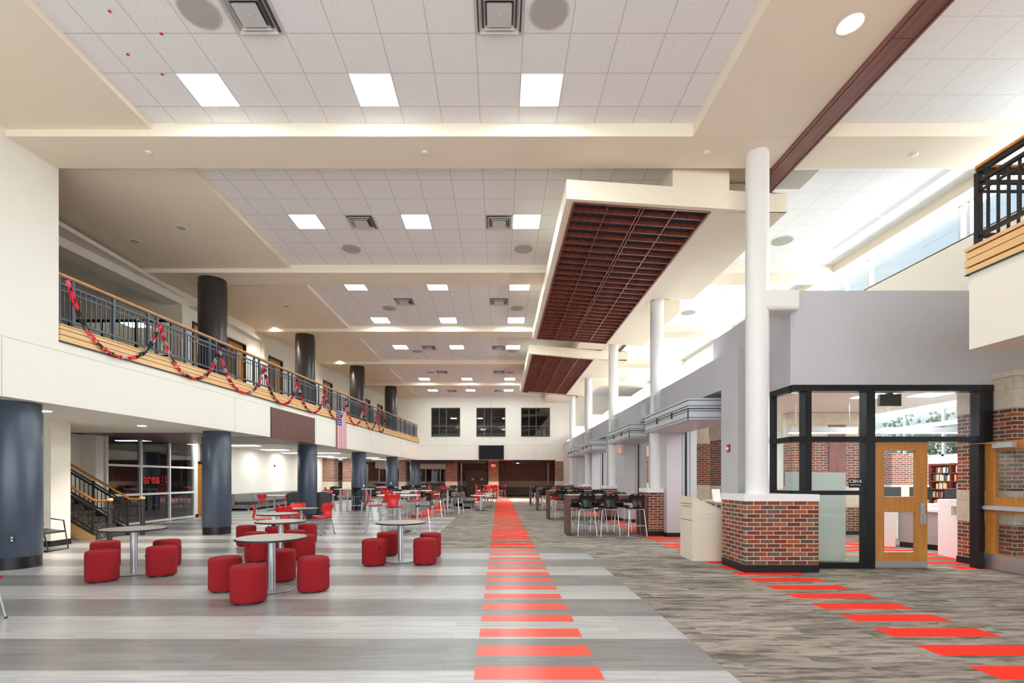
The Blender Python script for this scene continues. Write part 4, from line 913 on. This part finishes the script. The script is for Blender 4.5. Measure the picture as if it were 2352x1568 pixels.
for k, (a, b, c, lab) in enumerate(((4.17, 12.85, 3.35, 'right of the second white column'), (4.14, 14.0, 3.28, 'left of the second white column'), (4.2, 18.0, 3.33, 'at the third white column'), (4.2, 23.2, 3.33, 'at the fourth white column'))):
    t = T('motor_housing', f'pale grey shutter motor housing {lab}', 'motor housing', (a, b, c), 0, 'shutter motor housings'); G().lathe([(.13, 0), (.13, .42)], .13, .13, 24).obj('drum', 'ltgrey', t); box(.13, .3, 0, .26, .0, .43).obj('cover', 'ltgrey', t)
def strobe(x, y, z, axis, lab):
    t = T('fire_alarm', lab, 'fire alarm', (x, y, z), axis); box(-.045, .045, -.03, 0, -.07, .07).obj('housing', 'fire', t)
    g = G(); g.box(-.02, .03, -.06, -.03, -.035, .02); g.obj('strobe_lens', 'plast', t)
strobe(4.43, 9.30, 2.12, -PI/2, 'red fire alarm strobe on the grey pier behind the nearest white column'); strobe(-9.0+.28, 14.45, 5.6, 0, 'red fire alarm on the tan wall behind the balcony railing')
strobe(ux(19.85)+.0, 20.6, 5.9, PI/2, 'red fire alarm on the upper wall past the third upper door'); strobe(-12.98, 28.0, 2.3, PI/2, 'red fire alarm on the cream wall behind the third black column'); strobe(-12.3, 35.58, 1.95, 0, 'red fire alarm on the first far brick pillar')
strobe(-12.48, 13.6, 2.15, PI/2, 'red fire alarm in the stair recess')
def exits(x, y, z, rz, lab):
    t = T('exit_sign', lab, 'exit sign', (x, y, z), rz); box(-.17, .17, 0, .04, -.1, .1).obj('housing', 'plast', t); box(-.15, .15, -.006, 0, -.08, .08).obj('face', 'exit', t); text('EXIT', 'lettering', (0, -.008, 0), (PI/2, 0, 0), .13, 'wtxt', t, .001)
exits(-.45, 38.9, 2.62, 0, 'lit red exit sign on the central far brick pillar'); exits(4.39, 17.6, 2.55, -PI/2, 'lit red exit sign on the grey pier beside the second shutter housing')
# wall screen
t = T('television', 'wide black flat television hung below the middle back window', 'television', (-.52, YB-.1, 3.35)); box(-.86, .86, 0, .07, -.49, .49).obj('housing', 'blk', t); box(-.83, .83, -.004, 0, -.46, .46).obj('screen', 'screen', t); box(-.2, .2, .07, .1, -.2, .2).obj('bracket', 'dark', t)
# outlets, plates
for x, y, z, rz, lab, m in ((fx(8.4, .545)+.23, 8.4-.285, .52, .68, 'black power outlet low on the nearest black column', 'black'), (fx(29.06, .545)+.02, 29.06-.37, 1.28, 0, 'white switch plate on the fifth black column', 'plast'), (fx(23.9, .545)+.3, 23.7, 1.2, .9, 'white plate on the edge of the fourth black column', 'plast')):
    t = T('outlet', lab, 'outlet', (x, y, z), rz); box(-.035, .035, -.012, 0, -.06, .06).obj('plate', m, t); g = G(); g.box(-.012, .012, -.016, -.012, .012, .035); g.box(-.012, .012, -.016, -.012, -.035, -.012); g.obj('sockets', 'steel', t)
# left visitor chair
t = T('armchair', 'black sled-base armchair half hidden behind the nearest black column', 'chair', (-9.75, 10.35, 0), 0)
G().tube([(.30, -.26, .015), (.30, .26, .015), (.18, .28, .62), (-.1, .28, .66)], .014).obj('side_frame', 'blk', t)
G().tube([(.36, -.28, .015), (-.2, -.28, .015), (.28, -.28, .015), (.36, -.28, .05), (.22, -.28, .6), (.16, -.28, .66), (-.25, -.28, .67)], .014).obj('side_frame', 'blk', t)
g = G(); g.grid(lambda u, v: (-.22+.46*u, -.24+.48*v, .43+.02*math.cos(PI*u)), 8, 6); me = g.obj('seat', 'dark', t)
mod = me.modifiers.new('thickness', 'SOLIDIFY'); mod.thickness = .04
g = G(); g.grid(lambda u, v: (-.24-.06*u, -.24+.48*v, .5+.4*u), 6, 6); me = g.obj('backrest', 'dark', t); mod = me.modifiers.new('thickness', 'SOLIDIFY'); mod.thickness = .03

# ---- staircase ----
t = T('staircase', 'carpeted staircase with oak handrails rising to the left behind the first column', 'staircase', (-10.15, 12.65, 0))
g = G(); N = 9
for k in range(N): g.box(-.28*(k+1)-.02, -.28*k, -.52, .52, 0 if k == 0 else .17*k-.05, .17*(k+1))
g.obj('carpeted_steps', 'stair', t)
def stringer(y, m, nm):
    g = G(); a = [(.02, y, 0), (-2.35, y, 1.40)]; th = .045
    ring = lambda yy: [(.06, yy, .0), (-.3, yy, .0), (-2.35, yy, 1.16), (-2.35, yy, 1.50), (.06, yy, .12)]
    g.hull(ring(y), ring(y+th)); g.obj(nm, m, t)
    g = G(); g.bar((.07, y+.02, .14), (-2.35, y+.02, 1.53), .07, .035); g.obj('stringer_cap', 'dark', t)
stringer(-.60, 'maple', 'front_stringer'); stringer(.55, 'dark', 'rear_stringer')
for y, x in ((-.56, .42), (.58, .40)):
    g = G(); g.lathe([(.055, 0), (.055, .98)], x, y, 24); g.obj('newel_post', 'dark', t); g = G(); g.lathe([(.066, .98), (.07, 1.0), (.07, 1.03), (.06, 1.05)], x, y, 24); g.obj('newel_cap', 'maple', t)
    zk = 1.03
    G().tube([(x-.06, y, zk-.05), (.06, y, zk-.05), (-2.35, y, zk+1.36)], .03, 14).obj('handrail', 'oak', t)
    G().tube([(x+.12, y-.02, .80), (.0, y-.02, .80), (-2.35, y-.02, .80+1.4)], .017, 10).obj('side_rail', 'dark', t)
    G().bar((.02, y, .25), (-2.35, y, .25+1.39), .03, .03).obj('bottom_rail', 'dark', t)
    G().bar((.0, y, .86), (-2.35, y, .88+1.38), .03, .03).obj('top_rail', 'dark', t); G().bar((.0, y, .76), (-2.35, y, .77+1.38), .02, .02).obj('mid_rail', 'dark', t)
    for q in (-.01, -.95, -1.9): G().bar((q, y, .08-q*.59), (q, y, .92-q*.59), .045, .045).obj('rail_post', 'dark', t)
    for i in range(18):
        q = -.12*(i+1)
        if min(abs(q-w) for w in (-.95, -1.9)) > .05: G().bar((q, y, .25-q*.59), (q, y, .78-q*.59), .016, .016).obj('baluster', 'dark', t)

# ---- balcony railing ----
t = T('balcony_railing', 'long slate-grey balcony railing with a wooden handrail along the left side', 'railing', (0, 0, 0))
ro = .10
def rb(y0, y1, z, w, h): return G().bar((fx(y0, ro), y0, z), (fx(y1, ro), y1, z), w, h)
Ya, Yb_ = 8.64, YB-.05
rb(Ya, Yb_, 5.225, .07, .045).obj('handrail', 'oak', t); rb(Ya, Yb_, 5.19, .045, .025).obj('handrail_support', 'rail', t)
rb(Ya, Yb_, 5.065, .04, .04).obj('top_rail', 'rail', t); rb(Ya, Yb_, 4.955, .02, .025).obj('mid_rail', 'rail', t); rb(Ya, Yb_, 4.43, .04, .04).obj('bottom_rail', 'rail', t)
posts = []; y = 8.71
while y < YB-.1:
    posts += [y, y+.25, y+1.1]; y += 1.95
posts = [p for p in posts if p < YB-.1]
pm = None
for p in posts:
    o = G().box(-.025, .025, -.025, .025, 0, .89).obj('post', 'rail', t, (fx(p, ro), p, 4.30)) if pm is None else pm.copy()
    if pm is None: pm = o
    else: C.objects.link(o); o.location = (fx(p, ro), p, 4.30)
bal = []; y = 8.80
while y < YB-.1:
    if min(abs(y-p) for p in posts) > .045: bal.append(y)
    y += .105
bmm = G().box(-.009, .009, -.009, .009, 0, .62).mesh('baluster', 'rail')
for y in bal[:98]:
    o = bpy.data.objects.new('baluster', bmm); C.objects.link(o); o.parent = t; o.location = (fx(y, ro), y, 4.44)
g = G()
for y in bal[98:]: x = fx(y, ro); g.box(x-.009, x+.009, y-.009, y+.009, 4.44, 5.06)
o = g.obj('far_balusters', 'rail', t); o['kind'] = 'stuff'
# right balcony railing
t = T('balcony_railing', 'black railing with brown handrail on the balcony at the top right corner', 'railing', (0, 0, 0))
X0, Y1_ = 5.72, 5.77
def rr(z, w, h, nm, mt):
    g = G(); g.bar((X0, Y1_, z), (X0, YF, z), w, h); g.bar((X0, Y1_, z), (9.3, Y1_, z), w, h); g.obj(nm, mt, t)
rr(5.235, .085, .03, 'handrail', 'oak'); rr(5.19, .05, .05, 'handrail_support', 'black'); rr(5.065, .045, .04, 'top_rail', 'black'); rr(4.955, .02, .03, 'mid_rail', 'black'); rr(4.43, .045, .045, 'bottom_rail', 'black')
for (x, y) in [(X0, Y1_), (X0, 4.8), (X0, 3.9), (6.7, Y1_), (7.7, Y1_), (8.7, Y1_)]: box(x-.028, x+.028, y-.028, y+.028, 4.30, 5.18).obj('post', 'black', t)
for k in range(1, 24):
    y = Y1_-.115*k
    if min(abs(y-4.8), abs(y-3.9)) > .05: box(X0-.011, X0+.011, y-.011, y+.011, 4.44, 5.06).obj('baluster', 'black', t)
for k in range(1, 28):
    x = X0+.12*k
    if min(abs(x-6.7), abs(x-7.7), abs(x-8.7)) > .05: box(x-.011, x+.011, Y1_-.011, Y1_+.011, 4.44, 5.06).obj('baluster', 'black', t)

# ---- paper chain garlands ----
lm = {}
for nm, rgb in (('red', (222, 36, 58)), ('black', (44, 38, 42)), ('grey', (176, 170, 172)), ('rose', (236, 84, 110))):
    M['pc_'+nm] = P('paper_'+nm, rgb, .8)
    g = G(); n = 12; R = []
    for e in (-.024, .024): R.append([(.064*math.cos(2*PI*i/n), e, .038*math.sin(2*PI*i/n)) for i in range(n)])
    g.hull(R[0], R[1], 0, True, caps=False); lm[nm] = g.mesh('paper_link', 'pc_'+nm)
    bm = bmesh.new(); bm.from_mesh(lm[nm]); bmesh.ops.solidify(bm, geom=bm.faces, thickness=.001); bm.to_mesh(lm[nm]); bm.free()
PK = [8.72, 10.8, 12.76, 14.8, 16.8, 18.9, 20.9, 22.9, 24.8, 26.0]
for k in range(9):
    a, b = PK[k], PK[k+1]; zt = 4.99 if k else 5.08
    pts = []; sag = 1.0 if k < 8 else .85; cc = 2.6
    for i in range(401):
        u = i/400; s = 2*u-1; h = (math.cosh(cc*s)-1)/(math.cosh(cc)-1)
        y = a+(b-a)*u; pts.append(Vector((fx(y)+.055, y, 3.99+(sag*h if k or s > 0 else 1.09*h))))
    t = T('paper_chain', f'red black and grey paper chain swag under the balcony rail, {ORD[k]} from the near end', 'paper chain', (pts[0].x, pts[0].y, pts[0].z), 0, 'paper chain swags')
    d = 0; nxt = .03; i = 0; last = pts[0]
    for q in range(1, 401):
        d += (pts[q]-last).length; last = pts[q]
        if d >= nxt:
            tg = (pts[min(q+1, 400)]-pts[q-1]).normalized(); i += 1
            cl = random.choice(['red', 'red', 'rose', 'black', 'black', 'grey']) if i % 2 else random.choice(['red', 'black', 'grey', 'red', 'rose'])
            o = bpy.data.objects.new('link', lm[cl]); C.objects.link(o); o.parent = t; o.location = pts[q]-pts[0]
            rot = tg.to_track_quat('X', 'Z').to_matrix().to_4x4() @ Matrix.Rotation((PI/2 if i % 2 else 0)+random.uniform(-.4, .4), 4, 'X')
            o.rotation_euler = rot.to_euler(); nxt += .096
# flag
g = G(); g.grid(lambda u, v: (.012*math.sin(v*0+u*14)*v, u*.92, -v*1.62), 30, 20)
o = g.obj('flag', 'flag', loc=(fx(20.0)+.05, 20.0, 4.41)); o.rotation_euler = (0, 0, -math.atan(.0954))
mod = o.modifiers.new('thickness', 'SOLIDIFY'); mod.thickness = .003
tag(o, 'American flag hanging vertically from the balcony edge between paper chains', 'flag')

# ---- media centre contents ----
t = T('reception_desk', 'white media centre reception desk with a slot and grey wood front', 'desk', (0, 0, FZ))
g = G(); g.prism([(8.72, 9.0), (9.5, 9.0), (9.5, 9.75), (8.85, 9.75)], 0, .82); g.prism([(8.79, 9.4), (9.5, 9.4), (9.5, 9.75), (8.85, 9.75)], .82, 1.0); g.prism([(8.72, 9.0), (9.5, 9.0), (9.5, 9.75), (8.85, 9.75)], 1.0, 1.12); g.prism([(9.0, 9.02), (9.49, 9.02), (9.49, 9.4), (9.0, 9.4)], .82, 1.0, m=1); g.obj('end_block', ['quartz', 'ltgrey'], t)
g = G(); g.prism([(9.0, 10.9), (9.4, 10.1), (9.5, 9.76), (9.8, 9.76), (9.7, 10.3), (9.3, 11.1)], .12, .82); g.obj('front_panel', 'wineband', t); g = G(); g.prism([(9.05, 10.92), (9.44, 10.12), (9.54, 9.76), (9.8, 9.76), (9.7, 10.3), (9.3, 11.1)], 0, .12); g.obj('toe_kick', 'base', t)
G().prism([(8.95, 10.95), (9.33, 10.1), (9.45, 9.76), (10.1, 9.76), (10.0, 10.5), (9.5, 11.3)], .82, .88).obj('worktop', 'quartz', t); G().prism([(8.45, 11.1), (8.9, 10.85), (9.1, 11.2), (8.7, 11.6)], 0, .88).obj('far_block', 'quartz', t)
def monitor(x, y, z, lab, rz=0, w=.56):
    t = T('monitor', lab, 'monitor', (x, y, z), rz); box(-w/2, w/2, 0, .03, .1, .44).obj('screen_back', 'blk', t); box(-.03, .03, .02, .05, 0, .3).obj('stand', 'blk', t); box(-.12, .12, -.06, .1, 0, .012).obj('foot', 'blk', t)
monitor(9.75, 10.3, .885, 'black monitor on the reception desk beside the white end block', .1, .58)
monitor(10.2, 12.6, .88, 'black monitor seen through the upper left of the oak door glass'); monitor(11.0, 12.6, .88, 'black monitor seen through the right of the oak door glass')
t = T('counter', 'long white work counter behind the reception desk', 'counter', (9.8, 12.3, FZ)); box(0, 5.5, 0, .8, .8, .87).obj('worktop', 'quartz', t); box(.1, 5.4, .1, .7, 0, .8).obj('cabinet', 'white', t)
t = T('bookcase', 'long mahogany bookcase under the media centre windows', 'bookcase', (18.0, 17.5, FZ)); L_ = 6.3
box(.27, .29, 0, L_, 0, 2.16).obj('back_panel', 'mahog', t)
for k in range(8): box(0, .27, k*.9-.015, k*.9+.015, 0, 2.16).obj('side_panel', 'mahog', t)
for k in range(7): box(.0, .27, .0, L_, .1+k*.33, .13+k*.33).obj('shelf', 'mahog', t)
cols = [((226, 222, 212), 'white'), ((150, 40, 44), 'red'), ((52, 66, 96), 'blue'), ((214, 186, 120), 'tan'), ((60, 60, 62), 'black'), ((84, 116, 90), 'green'), ((178, 172, 164), 'grey')]
bms = []
for c_, nm in cols:
    M['bk_'+nm] = P('book_cover_'+nm, c_, .6); bms.append((G().box(0, 1, 0, 1, 0, 1).mesh('book', 'bk_'+nm), nm))
SH = ['bottom', 'fifth', 'fourth', 'third', 'second', 'top']
nb = 0
for c in (1, 2, 5):
    for r in (1, 2, 3, 4, 5):
        y = 17.5+c*.9+.03+random.uniform(0, .12); ye = 17.5+(c+1)*.9-random.uniform(.04, .3)
        while y < ye and nb < 295:
            w = random.uniform(.036, .06); h = random.uniform(.19, .27); me, nm = random.choice(bms)
            o = bpy.data.objects.new('book', me); C.objects.link(o); o.location = (18.02, y, .134+r*.33); o.scale = (.2, w*.93, h)
            tag(o, f'{nm}-spined book on the {SH[r]} shelf of the mahogany bookcase, {dict([(1,"rightmost"),(2,"middle"),(5,"far left")])[c]} bay', 'book', f'books on the {SH[r]} shelf'); y += w; nb += 1
# pendants & ceiling panels in media centre
for k, (x0, x1, y, lab) in enumerate(((6.6, 8.12, 11.0, 'white linear pendant light behind the left vestibule pane'), (8.7, 10.6, 11.0, 'white linear pendant light behind the pane above the doors'))):
    t = T('pendant_light', lab, 'pendant light', (x0, y, 2.56)); box(0, x1-x0, -.06, .06, .02, .14).obj('housing', 'ltgrey', t); box(.01, x1-x0-.01, -.05, .05, .005, .02).obj('diffuser', 'lightl', t)
    for q in (.15, x1-x0-.15): G().tube([(q, 0, .14), (q, 0, .79)], .003, 6).obj('cable', 'steel', t)
for k, (x, y) in enumerate(((6.0, 9.9), (6.4, 12), (8.2, 10.6), (7.6, 14.5), (6.3, 17.8), (6.3, 21.5), (8.6, 17.5), (9.3, 10.4))):
    t = T('ceiling_light', f'square light panel in the media centre ceiling, {ORD[k]} from the vestibule', 'ceiling light', (x, y, 3.35), 0, 'media centre ceiling lights'); box(-.3, .3, -.3, .3, -.006, 0).obj('frame', 'plast', t); box(-.28, .28, -.28, .28, -.012, -.006).obj('diffuser', 'lightl', t)
t = T('exit_sign', 'black ceiling-mounted box sign behind the glass above the oak door', 'sign', (7.25, 8.95, 2.98)); box(-.2, .2, 0, .06, -.1, .12).obj('housing', 'blk', t); box(-.05, .05, 0, .06, .12, .37).obj('mount', 'blk', t)
tag(box(8.62, 8.86, 13.1, 13.13, 1.62, 1.75).obj('wall_notice', 'fire'), 'small red and white notice on the brick behind the frosted screen', 'notice')
tag(box(6.35, 6.75, 13.3, 13.33, 1.0, 1.42).obj('display_board', 'blue'), 'blue computer screen seen through the opening behind the book return', 'screen')
t = T('worktable', 'white table inside the media centre behind the book return', 'table', (5.3, 11.9, FZ)); box(0, 1.3, 0, .7, .95, .99).obj('tabletop', 'quartz', t)
for x, y in ((.04, .04), (1.22, .04), (.04, .62), (1.22, .62)): box(x, x+.04, y, y+.04, 0, .95).obj('leg', 'ltgrey', t)
for k in range(3): tag(G().hull([(0, 0, 0), (.2, 0, 0), (.2, .05, 0), (0, .05, 0)], [(0, .08, .28), (.2, .08, .28), (.2, .13, .28), (0, .13, .28)]).obj('magazine', ['poster', 'blue', 'poster'][k], loc=(5.36+k*.24, 12.1, .99+FZ)), f'upright leaflet display on the white table behind the book return, {ORD[k]} from the left', 'leaflet', 'leaflets on the white table')
g = G(); g.box(7.2, 8.6, 14.3, 14.7, 0, 1.25); struct(g, 'trim_7', 'tan')

# trees and ground outside the media centre
struct(box(17.4, 60, -10, 60, -.3, -.05), 'ground', 'green')
for k, (x, y, r) in enumerate(((24, 27, 2.9), (25, 21, 2.6), (23, 33, 2.4), (33, 25, 3.4), (22.5, 17.5, 1.8))):
    t = T('tree', f'leafy green tree outside the media centre windows, {ORD[k]} of five', 'tree', (x, y, -.05), 0, 'trees outside the media centre')
    G().tube([(0, 0, 0), (.1, 0, r*.8)], [.2, .12], 10).obj('trunk', 'bark', t); rnd = random.Random(k); g = G()
    for i in range(3200):
        th = rnd.uniform(0, 2*PI); ph = math.acos(rnd.uniform(-1, 1)); rr_ = r*rnd.uniform(.6, 1.0)*(.8+.25*math.sin(3*th+k)); c = Vector((rr_*math.sin(ph)*math.cos(th), rr_*math.sin(ph)*math.sin(th), r*1.1+rr_*.75*math.cos(ph)))
        a = Vector((rnd.uniform(-1, 1), rnd.uniform(-1, 1), rnd.uniform(-1, 1))).normalized()*.11; b = a.cross(Vector((rnd.uniform(-1, 1), rnd.uniform(-1, 1), .3))).normalized()*.09
        g.add([c-a, c-b, c+a, c+b], [(0, 1, 2, 3)])
    g.obj('crown', 'green', t)
